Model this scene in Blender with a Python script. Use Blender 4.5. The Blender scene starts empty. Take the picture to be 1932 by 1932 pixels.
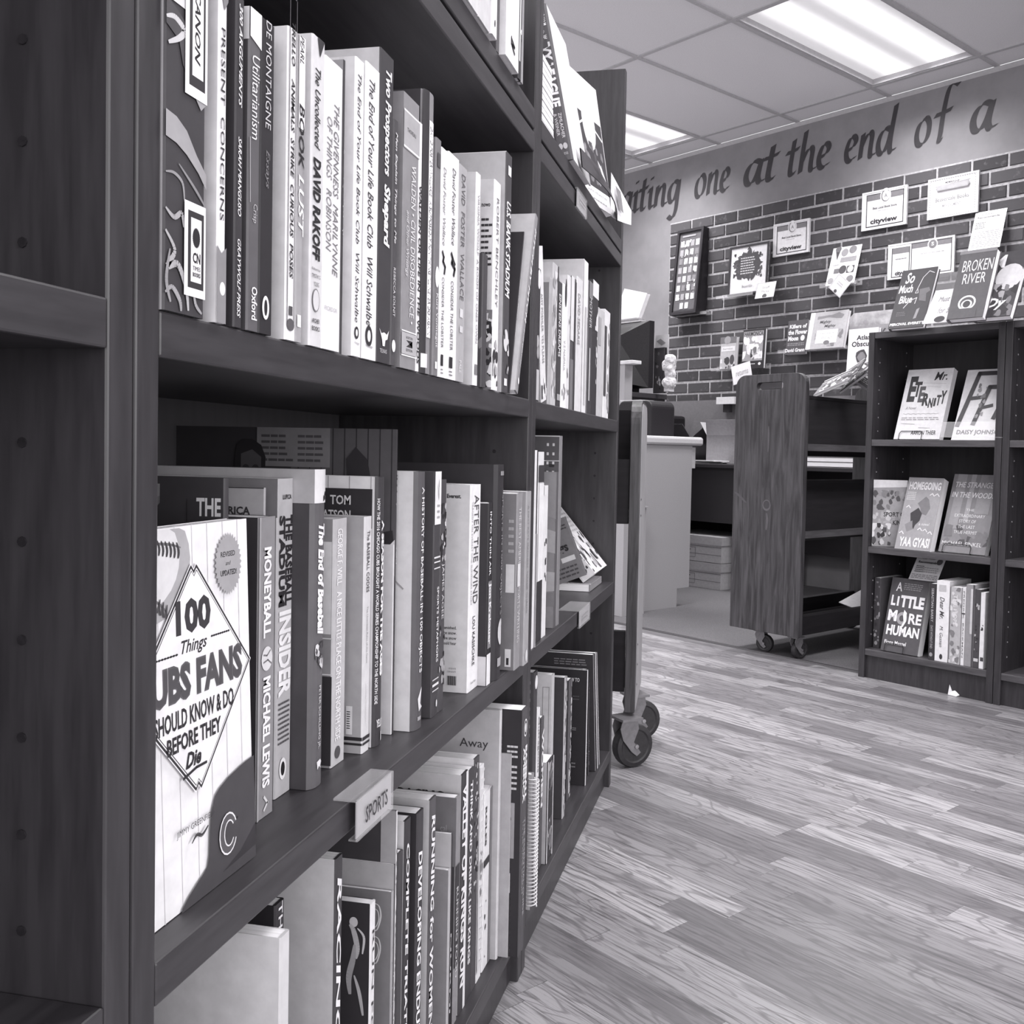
import bpy, bmesh, math, random
from mathutils import Matrix, Vector
random.seed(7)
C = bpy.context.scene.collection
sc = bpy.context.scene

# ---------------------------------------------------------------- camera, light, exposure
F = 1860.; YAW = math.radians(12.1); PIT = math.radians(2.05); ROL = math.radians(1.2); CH = .773
_f = Vector((-math.sin(YAW)*math.cos(PIT), math.cos(YAW)*math.cos(PIT), -math.sin(PIT)))
_r = Vector((math.cos(YAW), math.sin(YAW), 0)); _u = _r.cross(_f)
_R = math.cos(ROL)*_r + math.sin(ROL)*_u; _U = -math.sin(ROL)*_r + math.cos(ROL)*_u
cam = bpy.data.objects.new('camera', bpy.data.cameras.new('camera')); C.objects.link(cam)
cam.data.sensor_width = 36; cam.data.lens = F/1932*36
cam.data.shift_x = -76/1932; cam.data.shift_y = -47/1932
cam.data.clip_start = .01
cam.matrix_world = Matrix(((_R.x, _U.x, -_f.x, 0), (_R.y, _U.y, -_f.y, 0), (_R.z, _U.z, -_f.z, CH), (0, 0, 0, 1)))
sc.camera = cam
world = bpy.data.worlds.new('world'); sc.world = world; world.use_nodes = True
bg = world.node_tree.nodes['Background']
bg.inputs[0].default_value = (.96, .95, .97, 1); bg.inputs[1].default_value = .95
sc.view_settings.view_transform = 'Standard'; sc.view_settings.look = 'None'
sc.view_settings.gamma = 1; sc.view_settings.use_curve_mapping = False
sc.view_settings.exposure = 0.0
TROFFER_W = 34.0       # watts of each ceiling troffer
FILL_W = 76.0  # watts of the added fill light at right
TROFFER_GLOW = .95     # brightness of its diffuser

A = math.radians(36.5)          # the room is turned against the bookcases
n2 = Vector((math.sin(A), math.cos(A), 0)); e2 = Vector((math.cos(A), -math.sin(A), 0))
ROOM = Matrix.Rotation(-A, 4, 'Z')     # local x = along the brick wall, y = towards it
def ray(px, py):
    return _f + (px-1042)/F*_R + (919-py)/F*_U
def on_x(px, py, x):
    d = ray(px, py); t = x/d.x; return d.y*t, CH+d.z*t
def on_m(px, py, m):
    d = ray(px, py); t = m/d.dot(n2); return d.dot(e2)*t, CH+d.z*t
def on_s(px, py, s):
    d = ray(px, py); t = s/d.dot(e2); return d.dot(n2)*t, CH+d.z*t
def on_z(px, py, z):
    d = ray(px, py); t = (z-CH)/d.z; return d.dot(e2)*t, d.dot(n2)*t
def proj(p):
    d = Vector(p)-Vector((0, 0, CH)); k = d.dot(_f)
    return (1042+F*d.dot(_R)/k, 919-F*d.dot(_U)/k) if k > .01 else (-9e3, -9e3)

# ---------------------------------------------------------------- materials (grey photograph, faintly violet)
def lin(t):
    c = max(0, t)/255; return c/12.92 if c <= .04045 else ((c+.055)/1.055)**2.4
def rgb(t): return (lin(t+1), lin(t-1.5), lin(t+2), 1)
_m = {}
def mat_base(name):
    m = bpy.data.materials.new(name); m.use_nodes = True
    return m, m.node_tree, m.node_tree.nodes['Principled BSDF']
def mx(nt, fac, a, b):
    n = nt.nodes.new('ShaderNodeMix'); n.data_type = 'RGBA'
    nt.links.new(fac, n.inputs[0])
    for i, v in ((6, a), (7, b)):
        if isinstance(v, tuple): n.inputs[i].default_value = v
        else: nt.links.new(v, n.inputs[i])
    return n.outputs[2]
def noise(nt, scale, stretch=(1, 1, 1), detail=3, coord='Object', rough=.6, dist=0, loc=None):
    tc = nt.nodes.new('ShaderNodeTexCoord'); mp = nt.nodes.new('ShaderNodeMapping')
    mp.inputs['Scale'].default_value = stretch
    nt.links.new(tc.outputs[coord], mp.inputs[0])
    if loc is not None: nt.links.new(loc, mp.inputs['Location'])
    nz = nt.nodes.new('ShaderNodeTexNoise'); nz.inputs['Scale'].default_value = scale
    nz.inputs['Detail'].default_value = detail; nz.inputs['Roughness'].default_value = rough
    nz.inputs['Distortion'].default_value = dist
    nt.links.new(mp.outputs[0], nz.inputs['Vector']); return nz.outputs[0]
def ramp(nt, x, lo, hi):
    r = nt.nodes.new('ShaderNodeMapRange'); r.inputs[1].default_value = lo; r.inputs[2].default_value = hi
    nt.links.new(x, r.inputs[0]); return r.outputs[0]
def T(t, rough=.5):
    """plain printed / painted stock of tone t with a little unevenness"""
    k = ('t', int(t), rough)
    if k not in _m:
        m, nt, b = mat_base('stock_%d' % t)
        t = t*.84 if t < 110 else 200+(t-200)*.55 if t > 200 else t-(130-t)*.85*max(0, (130-t)/20)*.0
        x = ramp(nt, noise(nt, 60), .3, .7); b.inputs['Specular IOR Level'].default_value = .3
        nt.links.new(mx(nt, x, rgb(t*.96), rgb(min(255, t*1.03))), b.inputs['Base Color'])
        b.inputs['Roughness'].default_value = rough; _m[k] = m
    return _m[k]
def MIX(name, t0, t1, scale, stretch=(1, 1, 1), lo=.35, hi=.65, rough=.5, detail=4, bump=0, dist=0, coord='Object', metal=0, spec=.5):
    k = (name,)
    if k not in _m:
        m, nt, b = mat_base(name)
        nz = noise(nt, scale, stretch, detail, coord, dist=dist)
        nt.links.new(mx(nt, ramp(nt, nz, lo, hi), rgb(t0), rgb(t1)), b.inputs['Base Color'])
        b.inputs['Roughness'].default_value = rough; b.inputs['Metallic'].default_value = metal
        b.inputs['Specular IOR Level'].default_value = spec
        if bump:
            bp = nt.nodes.new('ShaderNodeBump'); bp.inputs['Strength'].default_value = bump
            bp.inputs['Distance'].default_value = .002
            nt.links.new(nz, bp.inputs['Height']); nt.links.new(bp.outputs[0], b.inputs['Normal'])
        _m[k] = m
    return _m[k]
PAPER = MIX('page_edges', 222, 244, 25, (1, 60, 1), rough=.8)
CASE = MIX('dark_stained_veneer', 40, 54, 14, (6, 6, .6), rough=.42)
CASEH = MIX('dark_stained_veneer_shelf', 44, 58, 14, (6, .6, 6), rough=.42)
CART = MIX('worn_dark_wood', 34, 76, 9, (7, 7, .55), .38, .72, .5, 6, dist=.6)
CARTL = MIX('oak_panel', 120, 160, 10, (9, 9, .6), rough=.5, detail=5)
BLACK = MIX('black_plastic', 28, 38, 200, rough=.5, spec=.3)
LAMI = MIX('grey_laminate', 150, 160, 300, rough=.5)
METAL = MIX('zinc_metal', 130, 160, 80, rough=.35, metal=.7)
STEEL = MIX('painted_steel', 105, 120, 60, rough=.4, metal=.3)
RUBBER = MIX('dark_rubber', 28, 38, 90, rough=.55)
PAINT = MIX('wall_paint', 128, 136, 7, rough=.85, bump=.1)
CEIL = MIX('ceiling_tile', 212, 222, 220, rough=.9, bump=.25)
TBAR = MIX('ceiling_bar', 172, 180, 50, rough=.6)
MORTAR = MIX('mortar', 150, 182, 60, rough=.9, bump=.5)
CARPET = MIX('carpet_pile', 62, 108, 420, rough=.95, bump=.8, lo=.3, hi=.7)
CARD = MIX('cardboard', 150, 160, 30, rough=.8)
def brick_mat():
    m, nt, b = mat_base('brick_face')
    oi = nt.nodes.new('ShaderNodeObjectInfo')
    nz = noise(nt, 26, detail=5, coord='Object', loc=oi.outputs['Location'])
    base = mx(nt, oi.outputs['Random'], rgb(54), rgb(78))
    nt.links.new(mx(nt, ramp(nt, nz, .58, .8), base, rgb(106)), b.inputs['Base Color'])
    b.inputs['Roughness'].default_value = .8
    bp = nt.nodes.new('ShaderNodeBump'); bp.inputs['Strength'].default_value = .4; bp.inputs['Distance'].default_value = .003
    nt.links.new(nz, bp.inputs['Height']); nt.links.new(bp.outputs[0], b.inputs['Normal']); return m
BRICK = brick_mat()
def plank_mat():
    m, nt, b = mat_base('oak_strip')
    oi = nt.nodes.new('ShaderNodeObjectInfo')
    cb = nt.nodes.new('ShaderNodeCombineXYZ')
    mul = nt.nodes.new('ShaderNodeMath'); mul.operation = 'MULTIPLY'; mul.inputs[1].default_value = 37
    nt.links.new(oi.outputs['Random'], mul.inputs[0])
    for i in range(3): nt.links.new(mul.outputs[0], cb.inputs[i])
    fine = noise(nt, 24, (.3, 7, 1), 5, loc=cb.outputs[0], dist=.35, rough=.7)
    broad = noise(nt, 4.2, (.7, 3.2, 1), 1.2, loc=cb.outputs[0], dist=.7)
    # cathedral grain: rings of the broad field
    m2 = nt.nodes.new('ShaderNodeMath'); m2.operation = 'MULTIPLY'; m2.inputs[1].default_value = 52
    sn = nt.nodes.new('ShaderNodeMath'); sn.operation = 'SINE'
    nt.links.new(broad, m2.inputs[0]); nt.links.new(m2.outputs[0], sn.inputs[0])
    ring = ramp(nt, sn.outputs[0], .6, 1.0)
    base = mx(nt, oi.outputs['Random'], rgb(108), rgb(164))
    dark = mx(nt, ramp(nt, fine, .47, .66), base, rgb(78))
    mfac = nt.nodes.new('ShaderNodeMath'); mfac.operation = 'MULTIPLY'; mfac.inputs[1].default_value = .55
    nt.links.new(ring, mfac.inputs[0])
    nt.links.new(mx(nt, mfac.outputs[0], dark, rgb(84)), b.inputs['Base Color'])
    b.inputs['Roughness'].default_value = .33
    return m
PLANK = plank_mat()
def glass_mat():
    m, nt, b = mat_base('clear_acrylic')
    b.inputs['Base Color'].default_value = rgb(235); b.inputs['Roughness'].default_value = .12
    b.inputs['Transmission Weight'].default_value = .0; b.inputs['Alpha'].default_value = .16
    return m
GLASS = glass_mat()
def glow_mat():
    m, nt, b = mat_base('lamp_diffuser')
    nz = ramp(nt, noise(nt, 3.0, (5.5, .01, 1), 0), .38, .6)   # the tubes behind the ribbed diffuser
    b.inputs['Base Color'].default_value = rgb(225)
    st = nt.nodes.new('ShaderNodeMapRange'); st.inputs[3].default_value = TROFFER_GLOW*.36; st.inputs[4].default_value = TROFFER_GLOW
    tc = nt.nodes.new('ShaderNodeTexCoord'); sp = nt.nodes.new('ShaderNodeSeparateXYZ'); nt.links.new(tc.outputs['Object'], sp.inputs[0])
    w = nt.nodes.new('ShaderNodeMath'); w.operation = 'MULTIPLY'; w.inputs[1].default_value = 25.5
    cs = nt.nodes.new('ShaderNodeMath'); cs.operation = 'COSINE'
    nt.links.new(sp.outputs[0], w.inputs[0]); nt.links.new(w.outputs[0], cs.inputs[0])
    st.inputs[1].default_value = .9; st.inputs[2].default_value = -.3
    nt.links.new(cs.outputs[0], st.inputs[0])
    b.inputs['Emission Color'].default_value = (1, .985, 1, 1)
    nt.links.new(st.outputs[0], b.inputs['Emission Strength']); return m
GLOW = glow_mat()

# ---------------------------------------------------------------- mesh helpers
class B:
    def __init__(s): s.v = []; s.f = []; s.m = []
    def add(s, vs, fs, mi=0):
        o = len(s.v); s.v += [tuple(v) for v in vs]
        for f in fs: s.f.append([i+o for i in f]); s.m.append(mi)
        return s
    def box(s, x0, x1, y0, y1, z0, z1, mi=0):
        vs = [(x, y, z) for z in (z0, z1) for y in (y0, y1) for x in (x0, x1)]
        return s.add(vs, [(0, 2, 3, 1), (4, 5, 7, 6), (0, 1, 5, 4), (1, 3, 7, 5), (3, 2, 6, 7), (2, 0, 4, 6)], mi)
    def prism(s, pts, h0, h1, axis=2, mi=0):
        """extrude a 2D outline along an axis"""
        def P(a, b, h): return {2: (a, b, h), 1: (a, h, b), 0: (h, a, b)}[axis]
        k = len(pts)
        vs = [P(a, b, h0) for a, b in pts]+[P(a, b, h1) for a, b in pts]
        fs = [tuple(range(k-1, -1, -1)), tuple(range(k, 2*k))]+[(i, (i+1) % k, k+(i+1) % k, k+i) for i in range(k)]
        return s.add(vs, fs, mi)
    def tube(s, pts, r, seg=6, mi=0, closed=False):
        pts = [Vector(p) for p in pts]; rings = []; k = len(pts)
        for i, p in enumerate(pts):
            t = (pts[min(i+1, k-1)]-pts[max(i-1, 0)]).normalized()
            a = t.cross(Vector((.13, .31, .94))).normalized(); b = t.cross(a)
            rings.append([p+r*(math.cos(q)*a+math.sin(q)*b) for q in [2*math.pi*j/seg for j in range(seg)]])
        vs = [v for g in rings for v in g]; fs = []
        for i in range(k-1):
            for j in range(seg):
                fs.append((i*seg+j, i*seg+(j+1) % seg, (i+1)*seg+(j+1) % seg, (i+1)*seg+j))
        fs += [tuple(range(seg-1, -1, -1)), tuple(range((k-1)*seg, k*seg))]
        return s.add(vs, fs, mi)
    def lathe(s, prof, seg=24, axis='z', mi=0, c=(0, 0, 0)):
        vs = []; k = len(prof)
        for j in range(seg):
            q = 2*math.pi*j/seg
            for r, h in prof:
                p = (r*math.cos(q), r*math.sin(q), h) if axis == 'z' else (h, r*math.cos(q), r*math.sin(q)) if axis == 'x' else (r*math.cos(q), h, r*math.sin(q))
                vs.append(tuple(p[i]+c[i] for i in range(3)))
        fs = [(j*k+i, ((j+1) % seg)*k+i, ((j+1) % seg)*k+i+1, j*k+i+1) for j in range(seg) for i in range(k-1)]
        return s.add(vs, fs, mi)
    def build(s, name, mats, parent=None, mtx=None, bevel=0, smooth=False):
        me = bpy.data.meshes.new(name); me.from_pydata(s.v, [], s.f)
        for m in (mats if isinstance(mats, (list, tuple)) else [mats]): me.materials.append(m)
        me.polygons.foreach_set('material_index', s.m)
        bm = bmesh.new(); bm.from_mesh(me); bmesh.ops.recalc_face_normals(bm, faces=bm.faces); bm.to_mesh(me); bm.free()
        if smooth: me.polygons.foreach_set('use_smooth', [True]*len(me.polygons))
        o = bpy.data.objects.new(name, me); C.objects.link(o)
        if parent: o.parent = parent
        if mtx is not None: o.matrix_local = mtx
        if bevel:
            bv = o.modifiers.new('bevel', 'BEVEL'); bv.width = bevel; bv.segments = 2; bv.limit_method = 'ANGLE'
        return o
def root(name, label, cat, mtx=None, group=None):
    o = bpy.data.objects.new(name, None); C.objects.link(o); o.empty_display_size = .05
    if mtx is not None: o.matrix_world = mtx
    o['label'] = label; o['category'] = cat
    if group: o['group'] = group
    return o
def tag(o, label, cat, group=None):
    o['label'] = label; o['category'] = cat
    if group: o['group'] = group
    return o
def room(s, m, z=0, rot=0):
    p = e2*s+n2*m; return Matrix.Translation((p.x, p.y, z)) @ ROOM @ Matrix.Rotation(rot, 4, 'Z')
def struct(o): o['kind'] = 'structure'; return o

# lettering: outlines of the built-in font, normalised to a unit box
_txt = {}
def glyphs(s, bold=0., shear=0., res=2):
    k = (s, bold, shear, res)
    if k not in _txt:
        cu = bpy.data.curves.new('t', 'FONT'); cu.body = s; cu.resolution_u = res; cu.offset = bold; cu.shear = shear
        ob = bpy.data.objects.new('t', cu); me = ob.to_mesh()
        vs = [(v.co.x, v.co.y) for v in me.vertices]; fs = [tuple(p.vertices) for p in me.polygons]
        ob.to_mesh_clear(); bpy.data.objects.remove(ob); bpy.data.curves.remove(cu)
        if vs:
            x0 = min(v[0] for v in vs); x1 = max(v[0] for v in vs); y0 = min(v[1] for v in vs); y1 = max(v[1] for v in vs)
            vs = [((x-x0)/(x1-x0 or 1), (y-y0)/(y1-y0 or 1)) for x, y in vs]
        _txt[k] = (vs, fs)
    return _txt[k]

def catmull(p, k=7):
    out = []; p = [p[0]]+list(p)+[p[-1]]
    for i in range(1, len(p)-2):
        for j in range(k):
            t = j/k
            out.append(tuple(.5*(2*p[i][c]+(-p[i-1][c]+p[i+1][c])*t+(2*p[i-1][c]-5*p[i][c]+4*p[i+1][c]-p[i+2][c])*t*t+(-p[i-1][c]+3*p[i][c]-3*p[i+1][c]+p[i+2][c])*t**3) for c in (0, 1)))
    return out+[p[-2]]

def printed(parent, name, O, Rt, Dn, ops, lift=.00035, bulge=0., step=.00005):
    """flat print on a face: O top-left corner, Rt and Dn the full right and down vectors; op coordinates are fractions"""
    O, Rt, Dn = Vector(O), Vector(Rt), Vector(Dn); N = Dn.cross(Rt).normalized()
    W, H = Rt.length, Dn.length
    b = B(); tones = []; L = lift
    def mi(t):
        if t not in tones: tones.append(t)
        return tones.index(t)
    def P(a, d): return O+Rt*a+Dn*d+N*(L-bulge*(2*a-1)**2)
    for op in ops:
        k = op[0]; L += step
        if k == 't' or k == 'd':      # ('t', text, a0,a1,b0,b1, tone, bold, shear)
            _, s, a0, a1, b0, b1, t = op[:7]
            bo = op[7] if len(op) > 7 else 0; sh = op[8] if len(op) > 8 else 0
            vs, fs = glyphs(s, bo, sh)
            if k == 't': pv = [P(a0+(a1-a0)*x, b1-(b1-b0)*y) for x, y in vs]
            else: pv = [P(a0+(a1-a0)*y, b0+(b1-b0)*x) for x, y in vs]
            b.add(pv, fs, mi(t))
        elif k == 'r':                # rectangle
            _, a0, a1, b0, b1, t = op
            q = 6 if bulge else 1
            for i in range(q):
                c0 = a0+(a1-a0)*i/q; c1 = a0+(a1-a0)*(i+1)/q
                b.add([P(c0, b0), P(c1, b0), P(c1, b1), P(c0, b1)], [(0, 1, 2, 3)], mi(t))
        elif k == 'o':                # outline ('o', a0,a1,b0,b1, width as fraction of W, tone)
            _, a0, a1, b0, b1, w, t = op; wb = w*W/H
            for r in ((a0, a1, b0, b0+wb), (a0, a1, b1-wb, b1), (a0, a0+w, b0, b1), (a1-w, a1, b0, b1)):
                b.add([P(r[0], r[2]), P(r[1], r[2]), P(r[1], r[3]), P(r[0], r[3])], [(0, 1, 2, 3)], mi(t))
        elif k == 'e':                # ellipse ('e', ac, bc, ra (of W), rb (of W), tone, spikes, arc)
            _, ac, bc, ra, rb, t = op[:6]; sp = op[6] if len(op) > 6 else 0
            n = 64 if sp else 18; rb = rb*W/H
            b.add([P(ac+ra*(1-(.12 if sp and j % 2 else 0))*math.cos(2*math.pi*j/n), bc+rb*(1-(.12 if sp and j % 2 else 0))*math.sin(2*math.pi*j/n)) for j in range(n)], [tuple(range(n))], mi(t))
        elif k == 'p':                # polygon
            b.add([P(x, y) for x, y in op[1]], [tuple(range(len(op[1])))], mi(op[2]))
        elif k == 'l':                # polyline ('l', pts, width frac of W, tone)
            pts = op[1]; w = op[2]
            for (xa, ya), (xb, yb) in zip(pts, pts[1:]):
                dx, dy = (xb-xa)*W, (yb-ya)*H; l = math.hypot(dx, dy) or 1; nx, ny = -dy/l*w/2, dx/l*w*W/2/H
                ex, ey = dx/l*w*.3, dy/l*w*.3*W/H
                b.add([P(xa+nx-ex, ya+ny-ey), P(xb+nx+ex, yb+ny+ey), P(xb-nx+ex, yb-ny+ey), P(xa-nx-ex, ya-ny-ey)], [(0, 1, 2, 3)], mi(op[3]))
        elif k == 's':                # smooth brush line of varying width
            q = catmull(op[1], 6); w = op[2]/2
            for i in range(len(q)-1):
                (xa, ya), (xb, yb) = q[i], q[i+1]; dx, dy = (xb-xa)*W, (yb-ya)*H; l = math.hypot(dx, dy) or 1
                wa, wb_ = [w*(.35+.65*math.sin(math.pi*min(1, max(0, j/len(q))))) for j in (i, i+1)]; nx, ny = -dy/l, dx/l*W/H
                b.add([P(xa+nx*wa, ya+ny*wa), P(xb+nx*wb_, yb+ny*wb_), P(xb-nx*wb_, yb-ny*wb_), P(xa-nx*wa, ya-ny*wa)], [(0, 1, 2, 3)], mi(op[3]))
        elif k == 'x':                # lines of small type ('x', a0,a1,b0,b1, rows, tone)
            _, a0, a1, b0, b1, rows, t = op; rr = random.Random(rows*7+int(a0*100))
            for i in range(rows):
                y0 = b0+(b1-b0)*(i+.2)/rows; y1 = b0+(b1-b0)*(i+.62)/rows; x = a0
                while x < a1-.03:
                    w = min(rr.uniform(.05, .14)*(a1-a0)+.02, a1-x)
                    b.add([P(x, y0), P(x+w, y0), P(x+w, y1), P(x, y1)], [(0, 1, 2, 3)], mi(t)); x += w+.03*(a1-a0)
        elif k == 'b':                # blotches ('b', a0,a1,b0,b1, count, size, tones)
            _, a0, a1, b0, b1, cnt, sz, ts = op; rr = random.Random(cnt+int(b0*97))
            for i in range(cnt):
                ca, cb = rr.uniform(a0, a1), rr.uniform(b0, b1); r = sz*rr.uniform(.4, 1); L += step*.02
                pts = []
                for j in range(9):
                    q = 2*math.pi*j/9; u = r*rr.uniform(.5, 1)
                    pts.append((min(a1, max(a0, ca+u*math.cos(q))), min(b1, max(b0, cb+u*W/H*math.sin(q)*1.4))))
                b.add([P(*p) for p in pts], [tuple(range(9))], mi(rr.choice(ts)))
    me = bpy.data.meshes.new(name); me.from_pydata(b.v, [], b.f)
    for t in tones: me.materials.append(T(t))
    me.polygons.foreach_set('material_index', b.m)
    o = bpy.data.objects.new(name, me); C.objects.link(o); o.parent = parent
    return o

def book(mtx, W, H, Th, label, group=None, cover=120, spine=None, side='R', hard=False, fp=None, sp=None, page=None, inner=None, name='book', lift=.00035, cat='book', cm=None):
    """local x 0..W across the cover that faces -y, y 0..Th through the book, z up; the spine is at x=W ('R') or x=0 ('L')"""
    spine = cover if spine is None else spine
    r = root(name, label, cat, mtx, group)
    bd = .0028 if hard else .0007; bd = min(bd, Th*.2); q = min(.12*Th, .004) if hard else min(.0012, Th*.1)
    if hard: out = [(0, 0), (W-q*1.6, 0), (W-q*.49, .15*Th), (W-q*.08, .36*Th), (W-q*.08, .64*Th), (W-q*.49, .85*Th), (W-q*1.6, Th), (0, Th)]
    else: out = [(0, 0), (W-q, 0), (W, q), (W, Th-q), (W-q, Th), (0, Th)]
    no = len(out)
    pts = out+[(0, Th-bd), (W-q*1.6-bd, Th-bd), (W-q*1.6-bd, bd), (0, bd)]
    if side == 'L': pts = [(W-x, y) for x, y in pts]
    b = B(); k = len(pts)
    b.add([(x, y, 0) for x, y in pts]+[(x, y, H) for x, y in pts], [(i, (i+1) % k, k+(i+1) % k, k+i) for i in range(k)], 0)
    for i in range(1, no-2): b.m[i] = 1
    # caps made of quads round the U
    i0, i1, i2, i3 = no, no+1, no+2, no+3
    for z0 in (0, k):
        b.add([], [], 0)
        for f, m_ in (((0, 1, i2, i3), 0), ((no-2, no-1, i0, i1), 0), (tuple(range(1, no-1))+(i1, i2), 1)):
            b.f.append([j+z0 for j in f]); b.m.append(m_)
    b.build('cover', [cm or T(cover), T(spine)], r)
    ins = .003 if hard else .0004
    x0, x1 = (ins, W-q*1.6-bd) if side == 'R' else (q*1.6+bd, W-ins)
    pg = B().box(x0, x1, bd, Th-bd, ins, H-ins)
    pg.build('pages', T(page, .8) if page else PAPER, r)
    if fp: printed(r, 'cover_print', (0, 0, H), (W, 0, 0), (0, 0, -H), fp, lift)
    if sp:
        if side == 'R': printed(r, 'spine_print', (W, 0, H), (0, Th, 0), (0, 0, -H), sp, lift+.0002, q if hard else 0)
        else: printed(r, 'spine_print', (0, Th, H), (0, -Th, 0), (0, 0, -H), sp, lift+.0002, q if hard else 0)
    return r

# ---------------------------------------------------------------- the room
ROOT = ROOM.copy()
CEIL_Z = 2.78; WALL = 5.05
fl = B().box(-7, 3.2, -2, WALL+.1, -.05, -.002).build('floor', MIX('oak_floor_far', 150, 190, 12, (.6, 9, 1), rough=.4), None, ROOT); struct(fl)
# parquet strips along the brick wall direction, the nearest ones parts of the floor
pl_mesh = {}
def plank_mesh(L):
    k = round(L, 3)
    if k not in pl_mesh:
        o = B().box(0, k-.0003, .0001, .0599, -.002, 0).build('tmp', PLANK); pl_mesh[k] = o.data; bpy.data.objects.remove(o)
    return pl_mesh[k]
cands = []; farb = B(); rr = random.Random(3)
for j in range(2, 53):
    m0 = 3.162-(j-1)*.06
    s = -4.6-rr.uniform(0, .5)
    while s < 2.2:
        L = rr.choice((.24, .3, .36, .42, .5, .56))
        c = e2*(s+L/2)+n2*(m0+.03); px, py = proj((c.x, c.y, 0))
        vis = -200 < px < 2150 and 900 < py < 2150 and not (c.x < -.36 and c.y < 2.2)
        if vis: cands.append((c.length, s, m0, L))
        elif -4.6 <= s and -1.2 < m0: farb.box(s, s+L-.0008, m0+.0004, m0+.0596, -.002, 0)
        s += L
cands.sort()
for d, s, m0, L in cands[:300]:
    o = bpy.data.objects.new('plank', plank_mesh(L)); C.objects.link(o); o.parent = fl; o.location = (s, m0, 0)
for d, s, m0, L in cands[300:]: farb.box(s, s+L-.0008, m0+.0004, m0+.0596, -.002, 0)
o = farb.build('far_planks', PLANK, fl); o['kind'] = 'stuff'
cp = B().box(-7, 3.2, 3.178, WALL, -.002, .004).build('floor_carpet', CARPET, None, ROOT); struct(cp)
tr = B().prism([(3.162, 0), (3.166, .006), (3.176, .007), (3.18, 0)], -7, 3.2, 0).build('trim_1', T(70), None, ROOT); struct(tr)

wl = B().box(-7, 3.2, WALL, WALL+.1, 0, CEIL_Z).build('wall_back', PAINT, None, ROOT); struct(wl)
BS0, BZ1, CO, BL = -4.557, 2.336, .077, .19
b = B().box(BS0, .6, WALL-.012, WALL, 1.13, BZ1); b.build('mortar_bed', MORTAR, wl)
bms = []
for L in (BL-.012, BL/2-.012):
    for v in range(2):
        d = .0165+.0025*v
        o = B().box(0, L, -d, 0, .0, CO-.015).build('tmp', BRICK)
        bm = bmesh.new(); bm.from_mesh(o.data)
        bmesh.ops.bevel(bm, geom=[g for g in bm.edges if all(vv.co.y < -.001 for vv in g.verts)], offset=.003, segments=1, affect='EDGES'); bm.to_mesh(o.data); bm.free()
        bms.append(o.data); bpy.data.objects.remove(o)
cnt = 0; rest = B()
for rI in range(16):
    z = BZ1-CO*(rI+1)+.006; s = BS0
    first = rI % 2
    i = 0
    while s < .55:
        half = (i == 0 and first); L = BL/2 if half else BL
        c = e2*(s+L/2)+n2*WALL; px, py = proj((c.x, c.y, z+.03))
        dz = rr.uniform(-.0012, .0012)
        if px < 2080 and cnt < 300:
            o = bpy.data.objects.new('brick', bms[(2 if half else 0)+rr.randrange(2)]); C.objects.link(o); o.parent = wl
            o.location = (s+.006+rr.uniform(-.001, .001), WALL-.0, z+dz); o.rotation_euler = (0, rr.uniform(-.004, .004), 0); cnt += 1
        else: rest.box(s+.006, s+L-.006, WALL-.026, WALL, z, z+CO-.015)
        s += L; i += 1
o = rest.build('far_bricks', BRICK, wl); o['kind'] = 'stuff'

# brush lettering painted on the wall: a slanted nib swept along each letter's strokes
LET = {
 'a': (.82, [[(.66, .92), (.45, 1.02), (.2, .8), (.08, .4), (.14, .06), (.32, .04), (.52, .4), (.66, .86)], [(.7, 1.02), (.6, .55), (.56, .2), (.64, .0), (.8, .12)]]),
 'w': (1.05, [[(.1, .98), (.08, .4), (.16, .02), (.36, .3), (.5, .9)], [(.5, .95), (.48, .3), (.56, .02), (.78, .3), (.95, .98)]]),
 'i': (.4, [[(.04, .78), (.2, 1.0), (.14, .5), (.12, .1), (.2, 0), (.34, .14)], [(.24, 1.4), (.27, 1.5)]]),
 't': (.55, [[(.34, 1.5), (.22, .8), (.14, .2), (.2, .0), (.4, .1)], [(-.04, .98), (.2, 1.0), (.56, 1.1)]]),
 'n': (.8, [[(.2, 1.0), (.12, .5), (.06, .0)], [(.1, .4), (.3, .8), (.5, 1.0), (.6, .86), (.54, .4), (.52, .08), (.6, 0), (.74, .12)]]),
 'g': (.8, [[(.66, .92), (.45, 1.02), (.2, .8), (.1, .45), (.16, .1), (.34, .08), (.52, .4), (.66, .9)], [(.7, 1.02), (.6, .3), (.5, -.4), (.3, -.75), (.06, -.62)]]),
 'o': (.78, [[(.46, 1.0), (.2, .8), (.08, .4), (.14, .05), (.34, 0), (.56, .25), (.64, .7), (.54, .98), (.4, .98)]]),
 'e': (.68, [[(.14, .46), (.4, .56), (.54, .8), (.44, 1.0), (.26, .92), (.1, .5), (.12, .12), (.28, 0), (.52, .16)]]),
 'h': (.82, [[(.32, 1.75), (.18, .9), (.06, .0)], [(.12, .4), (.32, .8), (.52, 1.0), (.62, .86), (.56, .4), (.54, .08), (.62, 0), (.78, .12)]]),
 'd': (.86, [[(.64, .9), (.44, 1.0), (.2, .8), (.08, .4), (.14, .06), (.32, .04), (.52, .4), (.66, .9)], [(.86, 1.85), (.7, 1.0), (.6, .3), (.64, .0), (.82, .12)]]),
 'f': (.9, [[(1.12, 1.98), (.9, 2.1), (.66, 1.85), (.46, 1.0), (.36, .3), (.3, -.02), (.44, .04)], [(.1, .98), (.4, 1.02), (.84, 1.12)]])}
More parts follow.
